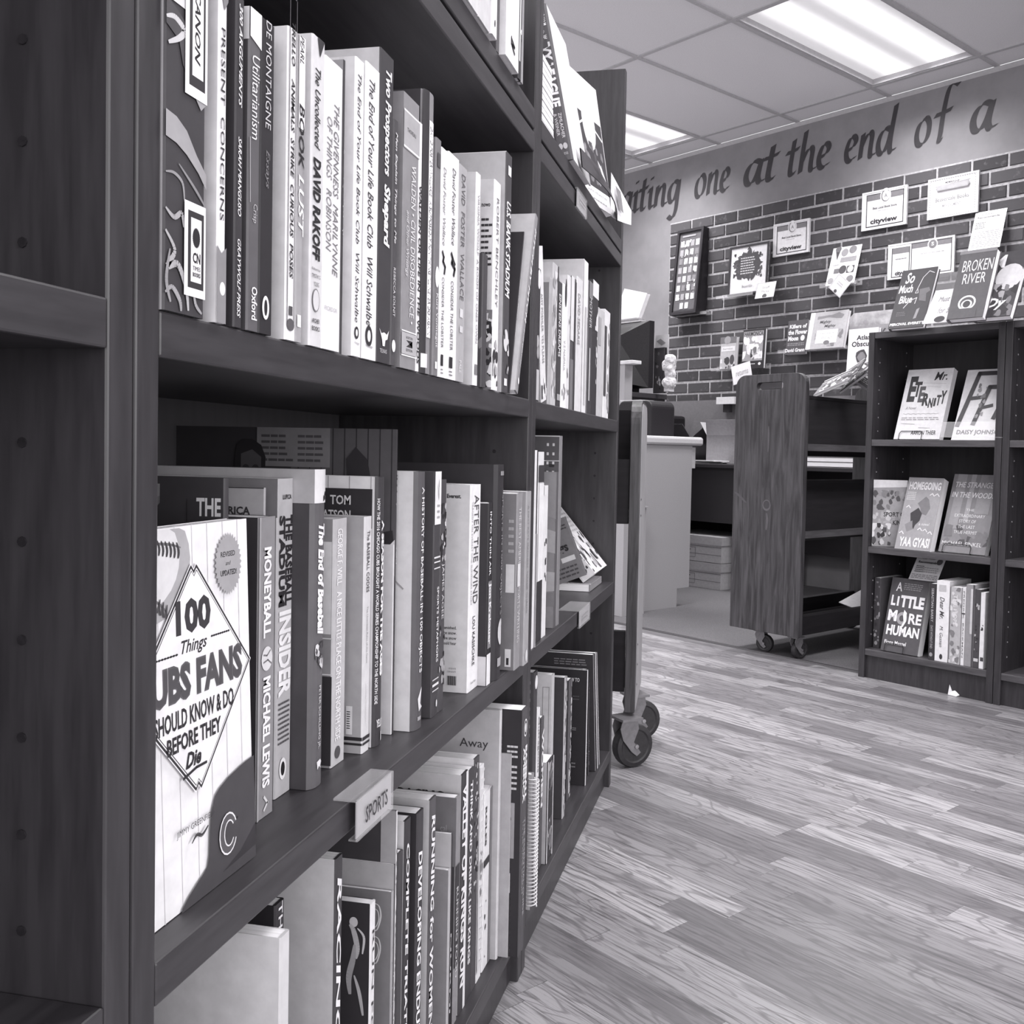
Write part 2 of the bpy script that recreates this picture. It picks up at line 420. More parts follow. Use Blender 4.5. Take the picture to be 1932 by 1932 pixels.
def word(b, w, s0, s1, z, xh, lift=.0012):
    tot = sum(LET[c][0] for c in w)-.12; k = (s1-s0)/tot; x = s0; L = lift
    for c in w:
        for st in LET[c][1]:
            q = catmull(st); nb = Vector((.075, .055))
            for (xa, ya), (xb, yb) in zip(q, q[1:]):
                L += .000004
                d = Vector((xb-xa, yb-ya)); d = d.normalized() if d.length else Vector((1, 0)); pn = Vector((-d.y, d.x))*.035
                side = nb if pn.dot(nb) > 0 else -nb; off = side+pn
                b.add([(x+(X+ox)*k, -L, z+(Y+oy)*xh) for X, Y, ox, oy in ((xa, ya, off.x, off.y), (xb, yb, off.x, off.y), (xb, yb, -off.x, -off.y), (xa, ya, -off.x, -off.y))], [(0, 1, 2, 3)])
        x += LET[c][0]*k
b = B()
for w, s0, s1 in (('awaiting', -5.33, -4.50), ('one', -4.36, -4.075), ('at', -3.955, -3.715), ('the', -3.63, -3.335), ('end', -3.235, -2.93), ('of', -2.80, -2.60), ('a', -2.49, -2.375)):
    word(b, w, s0, s1, 2.478, .138)
b.build('lettering', T(72), wl, Matrix.Translation((0, WALL, 0)))

# suspended ceiling
cl = B().box(-7, 3.2, -2, WALL+.1, CEIL_Z+.05, CEIL_Z+.08).build('ceiling', CEIL, None, ROOT); struct(cl)
S0, SM = -2.355, 4.85
lamps = {(0, 0), (3, 0), (-3, 0), (6, 0), (0, 2), (3, 2), (-3, 2), (6, 2), (0, 4), (-3, 4), (3, 4)}
tile = B().box(.012, .588, -1.188, -.012, 0, .012).build('tmp', CEIL).data
cut = B().box(.012, .588, 0, .186, 0, .012).build('tmp', CEIL).data
for o in [o for o in C.objects if o.name.startswith('tmp')]: bpy.data.objects.remove(o)
for k in range(-7, 8):
    for j in range(-1, 5):
        s = S0-.6*(k+1); m = SM-1.2*j
        if (k, j) in lamps and j >= 0: continue
        o = bpy.data.objects.new('ceiling_tile', cut if j < 0 else tile); C.objects.link(o); o.parent = cl
        o.location = (s, SM+.0 if j < 0 else m, CEIL_Z+.006)
bars = B()
for k in range(-7, 9): bars.box(S0-.6*k-.012, S0-.6*k+.012, -1.2, WALL, CEIL_Z, CEIL_Z+.006)
for k in range(0, 5): bars.box(-7, 3.2, SM-1.2*k-.012, SM-1.2*k+.012, CEIL_Z-.0005, CEIL_Z+.006)
bars.build('ceiling_grid', TBAR, cl)
lw = struct(B().prism([(WALL-.02, CEIL_Z-.001), (WALL, CEIL_Z-.001), (WALL, CEIL_Z-.02)], -7, 3.2, 0).build('trim_2', TBAR, None, ROOT))
LL = {(0, 0): 'bright ceiling light panel nearest above the wall lettering, at top right', (3, 0): 'ceiling light panel beyond the tall bookcase end, close to the painted wall'}
li = 0
for (k, j) in sorted(lamps):
    li += 1
    lab = LL.get((k, j), None)
    t = root('ceiling_light', lab or 'recessed fluorescent ceiling panel like the two in view, outside the picture', 'light', room(S0-.6*k-.3, SM-1.2*j-.6, CEIL_Z+.004), 'recessed ceiling light panels')
    B().box(-.287, .287, -.587, .587, .03, .034).build('diffuser', GLOW, t)
    f = B()
    for x0, x1, y0, y1 in ((-.292, .292, -.592, -.575), (-.292, .292, .575, .592), (-.292, -.275, -.575, .575), (.275, .292, -.575, .575)): f.box(x0, x1, y0, y1, 0, .03)
    f.build('light_frame', TBAR, t)
    la = bpy.data.lights.new('lamp', 'AREA'); la.shape = 'RECTANGLE'; la.size = .19; la.size_y = 1.1; la.energy = TROFFER_W/2; la.spread = math.radians(125)
    for x in (-.15, .15):
        lo = bpy.data.objects.new('lamp', la); C.objects.link(lo); lo.parent = t; lo.location = (x, 0, .027)

# added window frame and area light, unseen at right, to brighten the spines
WX, WY0, WY1, WZ0, WZ1 = 2.9, -1.6, 1.7, .5, 2.35
wn = B()
for k in range(4): y_ = WY0+(WY1-WY0)*k/3; wn.box(WX, WX+.06, y_-.03, y_+.03, WZ0, WZ1)
wn.box(WX, WX+.06, WY0, WY1, WZ0-.06, WZ0).box(WX, WX+.06, WY0, WY1, WZ1, WZ1+.06)
struct(wn.build('added_window_1', T(190)))
la = bpy.data.lights.new('window_fill', 'AREA'); la.shape = 'RECTANGLE'; la.size = WZ1-WZ0; la.size_y = WY1-WY0; la.energy = FILL_W; la.spread = math.radians(150)
lo = bpy.data.objects.new('window_fill', la); C.objects.link(lo); lo.location = (WX+.1, (WY0+WY1)/2, (WZ0+WZ1)/2); lo.rotation_euler = (0, math.radians(90), 0)

wn = B()  # second added frame and area light, unseen behind the camera, brightens the covers
for k in range(4): x_ = -.3+.95*k; wn.box(x_-.03, x_+.03, -2.36, -2.3, WZ0, WZ1)
wn.box(-.3, 2.55, -2.36, -2.3, WZ0-.06, WZ0).box(-.3, 2.55, -2.36, -2.3, WZ1, WZ1+.06)
struct(wn.build('added_window_2', T(190)))
la = bpy.data.lights.new('window_fill', 'AREA'); la.shape = 'RECTANGLE'; la.size = 2.8; la.size_y = WZ1-WZ0; la.energy = FILL_W*.75; la.spread = math.radians(150)
lo = bpy.data.objects.new('window_fill', la); C.objects.link(lo); lo.location = (1.12, -2.4, (WZ0+WZ1)/2); lo.rotation_euler = (math.radians(90), 0, 0)

# ---------------------------------------------------------------- the two dark bookcases and their neighbour
FX = -.33; BD = .29
def bookcase(y0, y1, label, shelves, H=1.64, holes=True, pt=.0215):
    """y0,y1 outer; shelves list of (z0,z1,inset)"""
    t = root('bookcase', label, 'bookcase', Matrix.Translation((FX, y0, 0)))
    W = y1-y0
    B().box(-BD, 0, 0, pt, 0, H).build('side_panel', CASE, t, bevel=.0015)
    B().box(-BD, 0, W-pt, W, 0, H).build('side_panel', CASE, t, bevel=.0015)
    B().box(-BD-.008, -BD, 0, W, .02, H).build('back_panel', MIX('case_back', 48, 56, 8, (6, 6, .6), rough=.6), t)
    for z0, z1, ins in shelves:
        B().box(-BD, -ins, pt, W-pt, z0, z1).build('shelf', CASEH, t, bevel=.0015)
    B().box(-.03, -.012, pt, W-pt, 0, shelves[0][0]).build('toe_board', CASE, t)
    hb = B()
    for yy, sg in ((pt, 1), (W-pt, -1)):
        for x in (-.05, -.24):
            for i in range(24):
                z = .2+.052*i
                if all(not (a-.004 < z < c+.004) for a, c, _ in shelves): hb.lathe([(.0001, 0), (.0028, 0), (.0028, .0006)], 8, 'y', 0, (x, yy+sg*.0003-(.0006 if sg < 0 else 0), z))
    hb.build('peg_holes', BLACK, t)['kind'] = 'stuff'
    return t
SH = [(.06, .085, 0), (.452, .4775, 0), (.821, .847, 0), (1.196, 1.2225, 0), (1.2225, 1.2275, .006), (1.2275, 1.2555, -.0)]
YA0, YA1, YB0, YB1 = .4915, 1.368, 1.415, 2.235
bookcase(.470, 1.3915, 'dark stained bookcase in the foreground, its left edge cropped by the picture', SH)
bookcase(1.3925, 2.2565, 'second dark bookcase, standing end to end beyond the foreground one', SH)
bookcase(-.45, .4685, 'bookcase at the very left of which only the dark edge shows', SH)
ZA, ZB, ZC, ZD = .847, .4775, 1.2555, .085

def z_for(x, y, py):
    """height at which a plumb line through (x,y) crosses pixel row py"""
    a, b = 0., 2.2
    for _ in range(40):
        m = (a+b)/2
        if proj((x, y, m))[1] > py: a = m
        else: b = m
    return a
def row(z0, ref, y, items, group, x0=FX, ymax=9):
    """stand spines on a shelf: sl,sr = pixel columns of the spine at row ref (or bb = its two lower corners); top = (px,py) of its upper corner, or a height"""
    for it in items:
        sl, sr, top = it['s']; W = it.get('W', .145); x = it.get('x') or x0; rf = it.get('ref', ref)
        if 'bb' in it:
            pa, pb = [Vector(ray(*q))*((z0-CH)/ray(*q).z) for q in it['bb']]
            x = (pa.x+pb.x)/2; ya, y1 = pa.y, pb.y; y1 = max(y1, min(y1+.014, on_x(sr, rf, x)[0]))
        else: ya, _ = on_x(sl, rf, x); y1, _ = on_x(sr, rf, x)
        y = max(y, it.get('y', ya)); Th = min(max(.0035, y1-y), ymax-y)
        lean = 0
        if isinstance(top, tuple):
            if 'lean' in it:
                yt, zt = on_x(top[0], top[1], x); yt = min(yt, it.get('yt', 9))
                lean = math.atan2(yt-(y+Th), zt-z0); H = math.hypot(yt-(y+Th), zt-z0)
            else: H = z_for(x, y+Th, top[1])-z0
        else: H = top
        H = min(H, it.get('hmax', 9))
        M = Matrix.Translation((x-W, y+.0003, z0+.0004))
        if lean > 0:    # pivot on the far lower edge
            M = Matrix.Translation((x-W, y+Th/math.cos(lean)-.0002, z0+.0005)) @ Matrix.Rotation(-lean, 4, 'X') @ Matrix.Translation((0, -Th, 0))
            y += Th/math.cos(lean)
        elif lean < 0:
            M = Matrix.Translation((x-W, y+.0003-H*math.sin(lean)*.0, z0+.0005)) @ Matrix.Rotation(-lean, 4, 'X')
            y += Th/math.cos(lean)
        else: y += Th
        book(M, W, H, Th-.0005, it['L'], group, it.get('c', 120), it.get('sp', it.get('c', 120)), 'R', it.get('hard', False), it.get('F'), it.get('S'), page=it.get('page'), name=it.get('n', 'book'), cat=it.get('cat', 'book'))
    return y

# ---------------------------------------------------------------- upper row of the foreground bookcase
row(ZA, 640, YA0, [
 dict(s=(285, 385, .245), ref=595, W=.155, c=150, sp=72, L='thick spine-out book with swirling marbled pattern and framed labels, hard by the bookcase edge',
  S=[('r', 0, 1, 0, .30, 205), ('b', 0, .5, .0, .28, 14, .14, (188, 222, 175)),
     ('p', [(0, .3), (.2, .31), (.45, .33), (.62, .38), (.75, .46), (.62, .47), (.4, .43), (.3, .38), (0, .36)], 84), ('s', [(0, .345), (.2, .335), (.42, .35), (.3, .375), (.05, .4)], .1, 190), ('p', [(0, .55), (.25, .555), (.5, .575), (.75, .62), (1, .655), (1, .69), (.8, .66), (.5, .63), (.25, .615), (0, .61)], 150), ('p', [(.72, .44), (.9, .45), (.98, .49), (.85, .51), (.72, .49)], 150),
     ('s', [(0, .69), (.2, .685), (.4, .7), (.45, .74)], .05, 140), ('s', [(0, .77), (.2, .785), (.38, .77), (.44, .8)], .08, 160), ('s', [(0, .82), (.22, .86), (.05, .9), (.3, .89), (.5, .94), (.56, .99)], .1, 165), ('s', [(.68, .93), (.74, .97), (.9, .99)], .06, 150), ('s', [(0, .96), (.16, .945), (.34, .97), (.38, .995)], .08, 150), ('s', [(.3, .66), (.7, .7), (.95, .73)], .05, 130), ('s', [(.1, .86), (.02, .93), (.12, .98)], .07, 140),
     ('r', .43, .99, -.0, .49, 238), ('r', .53, .93, 0, .465, 62), ('r', .6, .88, 0, .44, 232), ('d', 'LITERARY/CANON', .66, .8, .02, .41, 40, .02, .3),
     ('r', .43, .97, .735, .955, 238), ('r', .52, .92, .755, .935, 62), ('r', .59, .86, .77, .92, 232), ('e', .725, .815, .1, .15, 50, 1), ('t', 'CN', .64, .83, .85, .875, 40, .03), ('t', 'TIMES', .64, .83, .882, .892, 70), ('t', 'BOOKS', .64, .83, .897, .907, 60, .02)]),
 dict(s=(406, 424, .222), c=222, sp=228, L='pale paperback with grey foot on its spine, right of the marbled spine',
  F=[('r', .75, 1, 0, 1, 214)], S=[('p', [(0, 0), (1, 0), (1, .12), (.6, .15), (.3, .11), (0, .1)], 120), ('d', 'PRESENT  CONCERNS', .3, .72, .2, .72, 60), ('p', [(0, .79), (.5, .81), (1, .79), (1, 1), (0, 1)], 128), ('e', .6, .905, .3, .4, 232)]),
 dict(s=(440, 456, .205), c=60, sp=66, L='slim black paperback with white slanting capitals, third spine of the upper row', S=[('d', '300 ARGUMENTS', .28, .68, .02, .33, 228, .015, .35), ('d', 'SARAH MANGUSO', .28, .68, .42, .66, 228, .015, .35), ('d', 'GRAYWOLF PRESS', .28, .68, .73, .97, 228, .01, .35)]),
 dict(s=(465, 487, .205), c=85, sp=104, L='mid-grey paperback with white top band and white lettering beside the black one', F=[('r', 0, 1, 0, .1, 215)], S=[('p', [(0, 0), (1, 0), (1, .11), (0, .09)], 215), ('d', 'Utilitarianism', .2, .85, .14, .4, 228), ('d', 'Crisp', .3, .75, .6, .66, 170), ('d', 'Oxford', .3, .8, .86, .965, 235, .02), ('l', [(.05, .4), (.1, .6)], .05, 160)]),
 dict(s=(487, 513, .205), c=56, sp=52, L='near-black paperback with thin grey capitals and white oval emblem at its foot', S=[('d', 'DE MONTAIGNE', .3, .7, -.0, .34, 190), ('d', 'Essays', .3, .65, .41, .53, 120, 0, .3), ('e', .45, .915, .26, .44, 225), ('e', .45, .915, .12, .3, 50)]),
 dict(s=(538, 557, .215), c=222, sp=232, L='white paperback whose spine title sits in a long rounded outline', F=[('r', .86, .9, 0, 1, 210)], S=[('o', .05, .8, -.1, .95, .06, 95), ('d', 'TRELLO    ANIMALS  STRIKE  CURIOUS  POSES', .28, .62, -.02, .8, 50, .02, .2), ('r', .25, .6, .89, .92, 90), ('e', .42, .95, .38, .3, 100)]),
 dict(s=(557, 569, .215), c=200, sp=150, L='narrow grey spine with big dark then white bold capitals', S=[('r', 0, 1, 0, .3, 222), ('d', 'PEARL', .15, .75, .0, .09, 60, .01, .2), ('d', 'BOOK', .1, .95, .22, .43, 45, .02, .2), ('d', 'LUST', .1, .95, .45, .65, 240, .02, .2), ('r', .1, .7, .91, .95, 225)]),
 dict(s=(583, 607, .225), c=208, sp=198, L='light grey paperback with bold black spine name and round emblem', F=[('r', .9, .93, 0, 1, 188)], S=[('p', [(.35, 0), (.55, .06), (.9, .0)], 60), ('d', 'The Uncollected', .2, .62, .1, .36, 52, .01, .3), ('d', 'DAVID RAKOFF', .12, .72, .39, .72, 45, .04, .1), ('t', 'Edited by', .1, .75, .745, .755, 80), ('t', 'TIMOTHY G', .1, .75, .765, .778, 60), ('t', 'YOUNG', .25, .65, .79, .805, 60), ('e', .42, .85, .28, .42, 120), ('e', .42, .85, .24, .37, 200), ('t', 'ARCHER', .12, .72, .91, .925, 60, .02), ('t', 'BOOKS', .12, .72, .935, .95, 60, .02)]),
 dict(s=(607, 641, (641, 134)), c=226, sp=234, L='white paperback with two lines of thin grey capitals, left of the matching white pair', S=[('d', 'THE GIVENNESS  MARILYNNE', .5, .78, .14, .74, 110, 0, .25), ('d', 'OF THINGS   ROBINSON', .12, .4, .2, .66, 120, 0, .25), ('t', 'PICADOR', .1, .8, .85, .865, 170)]),
 dict(s=(641, 645, .235), x=-.337, c=150, sp=66, L='thin tall dark-edged book squeezed before the matching white pair', S=[('b', .1, .9, .3, .6, 20, .2, (200,))]),
 dict(s=(658, 681, (681, 122)), c=214, sp=238, L='left one of two identical white paperbacks with slanting serif lettering', S=[('d', 'The End of Your Life Book Club', .2, .6, .05, .62, 58, .0, .25), ('d', 'Will Schwalbe', .2, .6, .65, .885, 58, 0, .25), ('e', .4, .92, .25, .3, 60), ('e', .4, .92, .12, .17, 230), ('t', 'Vintage', .15, .7, .95, .962, 120)], F=[('r', .9, .93, 0, 1, 200)]),
 dict(s=(684, 710, (710, 140)), c=214, sp=240, L='right one of two identical white paperbacks with slanting serif lettering', S=[('d', 'The End of Your Life Book Club', .2, .6, .05, .62, 58, .0, .25), ('d', 'Will Schwalbe', .2, .6, .65, .885, 58, 0, .25), ('e', .4, .92, .25, .3, 60), ('e', .4, .92, .12, .17, 230), ('t', 'Vintage', .15, .7, .95, .962, 120)]),
 dict(s=(710, 736, (736, 116)), c=190, sp=70, W=.15, L='dark spine with large white bold lettering and white horned emblem', S=[('d', 'Two Prospectors', .25, .8, .05, .39, 235, .03, .15), ('d', 'Shepard', .25, .8, .42, .62, 240, .04, .15), ('p', [(.15, .89), (.3, .905), (.5, .9), (.7, .905), (.85, .89), (.75, .92), (.6, .925), (.55, .945), (.4, .945), (.35, .925)], 235), ('t', 'TEXAS', .2, .7, .955, .968, 190)]),
 dict(s=(737, 746, (746, 232)), c=100, sp=84, L='very slim dark spine with tiny white lettering beside the horned emblem spine', S=[('d', 'Men Explain Things to Me', .2, .75, .05, .5, 225, .01, .25), ('d', 'REBECCA SOLNIT', .25, .7, .6, .8, 200), ('e', .5, .92, .4, .5, 225)]),
 dict(s=(755, 785, (785, 202)), c=128, sp=132, L='grey classics paperback with pale boxed labels at top and foot of spine', F=[('r', 0, 1, 0, 1, 126)], S=[('r', 0, 1, .06, .2, 160), ('r', 0, 1, .06, .067, 230), ('r', 0, 1, .19, .197, 230), ('t', 'THOREAU', .2, .75, .12, .135, 60), ('d', 'WALDEN \u2022 CIVIL DISOBEDIENCE \u2022', .5, .78, .24, .83, 225), ('d', 'and Other Writings', .18, .4, .42, .66, 200, 0, .2), ('r', .02, 1, .86, .865, 230), ('r', .02, 1, .95, .955, 230), ('r', .02, .98, .868, .948, 165), ('p', [(.3, .895), (.7, .92), (.3, .92), (.7, .895)], 60), ('t', 'NORTON', .3, .7, .88, .89, 70), ('t', 'EDITION', .3, .7, .926, .936, 70)]),
 dict(s=(785, 791, (791, 236)), c=215, sp=226, L='thin white spine with heavy black slanting capitals', S=[('d', 'WALDEN OR LIFE IN THE WOODS', .1, .9, .25, .97, 50, .02, .1)]),
 dict(s=(797, 817, (817, 188)), c=68, sp=128, hard=True, L='tall hardback with near-black cover and white title strip on its spine', S=[('r', 0, .3, 0, 1, 58), ('r', .32, .72, .1, .87, 236), ('d', 'DAVID FOSTER WALLACE   A SUPPOSEDLY FUN THING I\'LL NEVER DO AGAIN', .38, .66, .12, .86, 60, .015), ('r', .05, .4, .93, .98, 210)]),
 dict(s=(817, 827, (827, 268)), c=120, sp=112, L='slim mid-grey spine with white star above small white lettering', S=[('e', .5, .58, .4, .7, 240, 1), ('d', 'Kurt Vonnegut', .25, .75, .65, .88, 230), ('r', .2, .8, .06, .12, 90), ('r', .3, .7, .94, .97, 225)]),
 dict(s=(827, 841, (841, 290)), c=218, sp=238, L='left one of two twin white paperbacks with small claw drawings on the spine', S=[('d', 'David Foster Wallace', .3, .65, .08, .42, 120, 0, .2), ('l', [(.3, .45), (.5, .47), (.4, .49), (.7, .51), (.6, .54)], .16, 50), ('d', 'CONSIDER THE LOBSTER', .3, .6, .56, .87, 90), ('r', .3, .6, .9, .95, 50), ('x', .3, .6, .96, .99, 2, 120)]),
 dict(s=(841, 861, (861, 304)), c=218, sp=240, L='right one of two twin white paperbacks with small claw drawings on the spine', S=[('d', 'David Foster Wallace', .35, .65, .06, .4, 90, 0, .2), ('l', [(.35, .44), (.5, .46), (.4, .48), (.7, .5), (.6, .53)], .13, 45), ('l', [(.5, .46), (.7, .48)], .1, 45), ('d', 'CONSIDER THE LOBSTER', .35, .6, .56, .87, 80), ('r', .3, .6, .9, .95, 50), ('x', .3, .6, .96, .99, 2, 110)]),
 dict(s=(861, 876, (876, 322)), c=165, sp=160, L='grey paperback with faded letter-spaced capitals after the twin white spines', S=[('d', 'DAVID  FOSTER  WALLACE', .3, .75, .04, .62, 105), ('r', .3, .7, .66, .7, 200), ('r', .3, .7, .74, .77, 195), ('d', 'PALE', .3, .6, .9, .96, 210)]),
 dict(s=(894, 902, (902, 332)), c=208, sp=232, L='white-spined paperback with tiny dotted lettering behind the grey one', S=[('d', 'VIRGINIA WOOLF  A ROOM OF ONES OWN', .3, .7, .1, .8, 130), ('r', .2, .8, .9, .95, 120)]),
 dict(s=(909, 918, (918, 484)), c=84, sp=78, W=.11, L='short dark mottled book standing before the comic cover', F=[('b', .3, 1, .05, .95, 30, .06, (70, 98, 120))]),
 dict(s=(928, 940, (940, 350)), c=206, sp=238, L='white paperback showing lines of back-cover print next to a comic drawing', F=[('t', 'nowo', .89, .965, .115, .13, 40, .02), ('x', .89, .985, .18, .42, 9, 60), ('r', .87, 1, .62, 1, 120), ('b', .87, 1, .62, .99, 34, .04, (45, 235, 225, 60))], S=[('d', 'ROBERT BENCHLEY', .35, .7, .08, .6, 110), ('b', .1, .9, .75, .98, 10, .3, (60, 160))]),
 dict(s=(949, 960, (960, 298)), c=186, sp=80, W=.2, hard=False, L='tall book with plain pale cover and black spine lettered in white, near the divider', F=[('r', 0, 1, 0, .004, 220)], S=[('r', .3, .8, .05, .09, 225), ('d', 'U.S. BANK STADIUM', .12, .85, .2, .6, 235, .03, .2), ('e', .4, .78, .4, .5, 200), ('b', .05, .95, .72, .92, 8, .3, (200, 60)), ('r', .2, .7, .94, .97, 225)]),
 dict(s=(957, 962, (990, 440)), ref=745, x=-.326, lean=1, yt=1.347, c=62, sp=72, L='dark book tilting against the leaning one beside the divider', S=[('d', 'KNOWS YOUR NAME', .3, .8, .3, .66, 225, .03, .2)]),
 dict(s=(960, 977, (1015, 414)), ref=745, x=-.319, lean=1, yt=1.366, c=196, sp=130, hard=False, L='pale-covered book with white slanting spine capitals, tilted onto the divider', S=[('d', 'PITCH BY PITCH', .2, .8, .08, .62, 238, .03, .15), ('d', 'BOB GIBSON', .3, .7, .66, .86, 190), ('e', .5, .94, .3, .35, 200)]),
], 'books in the upper row of the foreground bookcase', x0=-.328)

# ---------------------------------------------------------------- upper row, second bookcase
row(ZA, 750, YB0+.002, [
 dict(s=(1008, 1016, (1013, 510)), x=-.333, c=70, sp=62, L='dark spine dotted with white spots, first in the second bookcase row', S=[('e', .5, .08, .4, .6, 225), ('e', .4, .55, .3, .4, 170), ('e', .5, .63, .3, .4, 150), ('r', .1, .9, .76, .99, 175)]),
 dict(s=(1022, 1031, (1024, 473)), lean=1, c=168, sp=214, L='tall pale book tipped back toward the dotted dark spine', S=[('d', 'AMY POEHLER  YES PLEASE', .3, .7, .3, .75, 120), ('b', 0, 1, .84, .98, 8, .3, (238, 90))]),
 dict(s=(1033, 1039, (1040, 528)), c=128, sp=160, L='plain mid-grey book after the tipped pale one', F=[('r', 0, 1, 0, .04, 190)]),
 dict(s=(1039, 1049, (1048, 504)), c=190, sp=178, L='light patterned spine edged in black', S=[('b', 0, .8, .05, .95, 40, .25, (130, 200, 150)), ('r', .85, 1, 0, 1, 60)]),
 dict(s=(1049, 1057, (1054, 536)), c=84, sp=74, L='dark slim spine with white small capitals, mid row', S=[('d', 'EINSTEINS DREAMS', .2, .7, .1, .6, 232, .01), ('r', .1, .9, .9, .95, 150)]),
 dict(s=(1058, 1067, (1063, 542)), c=225, sp=240, L='brightest white spine of the second row, with faint capitals', S=[('e', .6, .06, .2, .6, 60), ('d', 'V S NAIPAUL', .3, .7, .45, .7, 150), ('b', .1, .9, .8, .95, 5, .2, (150,))]),
 dict(s=(1067, 1073, (1072, 524)), c=205, sp=206, L='pale spine with small dashes next to the brightest white one', F=[('e', .85, .06, .05, .12, 140)], S=[('b', .2, .8, .2, .9, 7, .2, (120,))]),
 dict(s=(1073, 1083, (1081, 529)), c=215, sp=92, L='two-tone spine, dark above and below a white patch', S=[('r', 0, .6, .0, .48, 210), ('r', .6, 1, .02, 1, 70), ('r', 0, .6, .62, 1, 110)]),
 dict(s=(1084, 1095, (1091, 531)), c=200, sp=202, L='pale spine with a vertical column of fine grey type', S=[('d', 'DAVID SEDARIS', .2, .6, .12, .5, 140, .01)]),
 dict(s=(1096, 1105, (1110, 498)), c=196, sp=228, W=.2, L='widest and tallest pale cover of the second bookcase row', S=[('r', 0, .1, 0, 1, 200), ('r', .45, .8, .3, .95, 180)]),
 dict(s=(1107, 1114, (1118, 536)), c=215, sp=74, L='dark spine with white cap left of its taller dark twin', F=[('r', 0, 1, .28, 1, 130)], S=[('r', 0, 1, 0, .12, 120), ('d', 'MOTHER', .2, .8, .12, .35, 190), ('r', .3, .6, .5, .9, 180)]),
 dict(s=(1114, 1125, (1131, 538)), c=70, sp=60, L='dark spine capped by a broad white block', S=[('r', 0, 1, 0, .12, 226), ('b', .5, .95, .14, .36, 10, .2, (210,)), ('b', .7, .95, .4, .95, 12, .08, (200,))]),
 dict(s=(1125, 1137, (1147, 590)), c=188, sp=178, L='grey short book carrying a darker grey patch near its top', S=[('r', .1, .5, .08, .34, 150)]),
 dict(s=(1138, 1148, (1151, 592)), c=226, sp=216, L='last short white book before the end panel', F=[('r', 0, 1, 0, .3, 226)], S=[('r', 0, .4, .15, .8, 80), ('b', .6, 1, .05, .95, 20, .2, (120, 170))]),
], 'books in the upper row of the second bookcase', x0=-.334)

# ---------------------------------------------------------------- top shelves
g = 'books on the top shelf'
y = row(ZC, 150, .83, [
 dict(s=(836, 852, .22), x=-.325, c=200, sp=214, L='pale spine leftmost on the top shelf, cropped by the picture'),
 dict(s=(852, 872, .22), x=-.325, c=90, sp=84, L='dark spine on the top shelf, mostly above the picture'),
 dict(s=(872, 900, .23), x=-.325, c=200, sp=196, L='wide grey spine on the top shelf cut off by the frame'),
 dict(s=(900, 922, .21), x=-.325, c=205, sp=190, L='light grey spine on the top shelf left of the whiter ones'),
 dict(s=(922, 936, .22), x=-.322, c=230, sp=240, L='white spine with a tiny dark mark on the top shelf', S=[('e', .5, .93, .1, .2, 90)]),
 dict(s=(936, 941, .22), x=-.33, c=90, sp=100, L='thin dark spine between white ones on the top shelf'),
 dict(s=(942, 951, .205), x=-.322, c=225, sp=236, L='slim white spine beside the thick one on the top shelf'),
 dict(s=(951, 978, .225), x=-.322, c=215, sp=232, L='thick white spine with a small black angular emblem on the top shelf', S=[('l', [(.36, .86), (.36, .9)], .05, 40), ('l', [(.36, .87), (.62, .895), (.4, .9), (.62, .93)], .06, 40)]),
 dict(s=(978, 983, .225), x=-.325, c=70, sp=62, L='narrow black and white striped spine on the top shelf', S=[('r', 0, .4, 0, .9, 235), ('b', 0, 1, .1, .9, 6, .3, (60, 230))]),
 dict(s=(983, 987, .2), x=-.325, c=130, sp=140, L='last thin grey spine on the top shelf, before the divider'),
], g)
def faceout(x, y, z, lean, turn=0):
    return Matrix.Translation((x, y, z)) @ Matrix.Rotation(math.radians(-turn), 4, 'Z') @ Matrix.Rotation(math.radians(-lean), 4, 'Y') @ Matrix.Rotation(math.radians(90), 4, 'Z')
t = root('paper_stack', 'bundle of stripe-edged sheets beside the divider on the top shelf', 'papers', faceout(-.3365, YB0+.012, ZC+.001, 3))
for i in range(11): B().box(0, .1, -.0005+.0004*(i % 2), .012, .0105*i, .0105*i+.0085).build('paper_sheaf', T((236, 215)[i % 2]), t)
book(faceout(-.347, 1.540, ZC+.001, 13), .17, .15, .006, 'pale face-out magazine behind the dark slab-lettered book', g, 216, 170, 'L', name='magazine', cat='magazine')
book(faceout(-.3215, 1.610, ZC+.001, 11.5), .17, .262, .026, 'dark spine with chunky white slab capitals leaning back on the top shelf', g, 196, 96, 'L', True,
  sp=[('d', 'GUARDIANS', .2, .8, -.0, .14, 238, .04), ('t', 'OF', .35, .6, .17, .19, 230, .02), ('t', 'THE', .2, .7, .2, .225, 230, .02), ('d', 'IVY LEAGUE', .18, .82, .245, .66, 240, .05), ('d', 'ZIMLACHER', .55, .75, .70, .86, 215), ('d', '& WEINER', .25, .45, .70, .84, 215), ('e', .35, .91, .14, .2, 180), ('e', .65, .91, .14, .2, 180), ('t', 'PRESS', .3, .75, .95, .965, 180)])
book(faceout(-.347, 1.866, ZC+.001, 9.5, 12), .145, .262, .031, 'white face-out book with framed dark landscape cover propped on the top shelf', g, 206, 236, 'L',
  fp=[('r', 0, 1, .0, 1, 196), ('p', [(.08, .14), (.95, .14), (.95, .22), (.08, .22)], 236), ('r', .04, .98, .3, .86, 72), ('e', .5, .34, .24, .4, 196), ('b', .1, .9, .5, .82, 26, .1, (110, 125, 90)), ('l', [(.1, .42), (.3, .36), (.5, .45), (.7, .37), (.96, .42)], .03, 235), ('r', .0, 1, .86, 1, 232), ('t', 'john thatcher', .14, .86, .885, .915, 120, .01), ('x', .3, .8, .94, .97, 1, 150)],
  sp=[('x', .2, .8, .38, .6, 5, 170)])
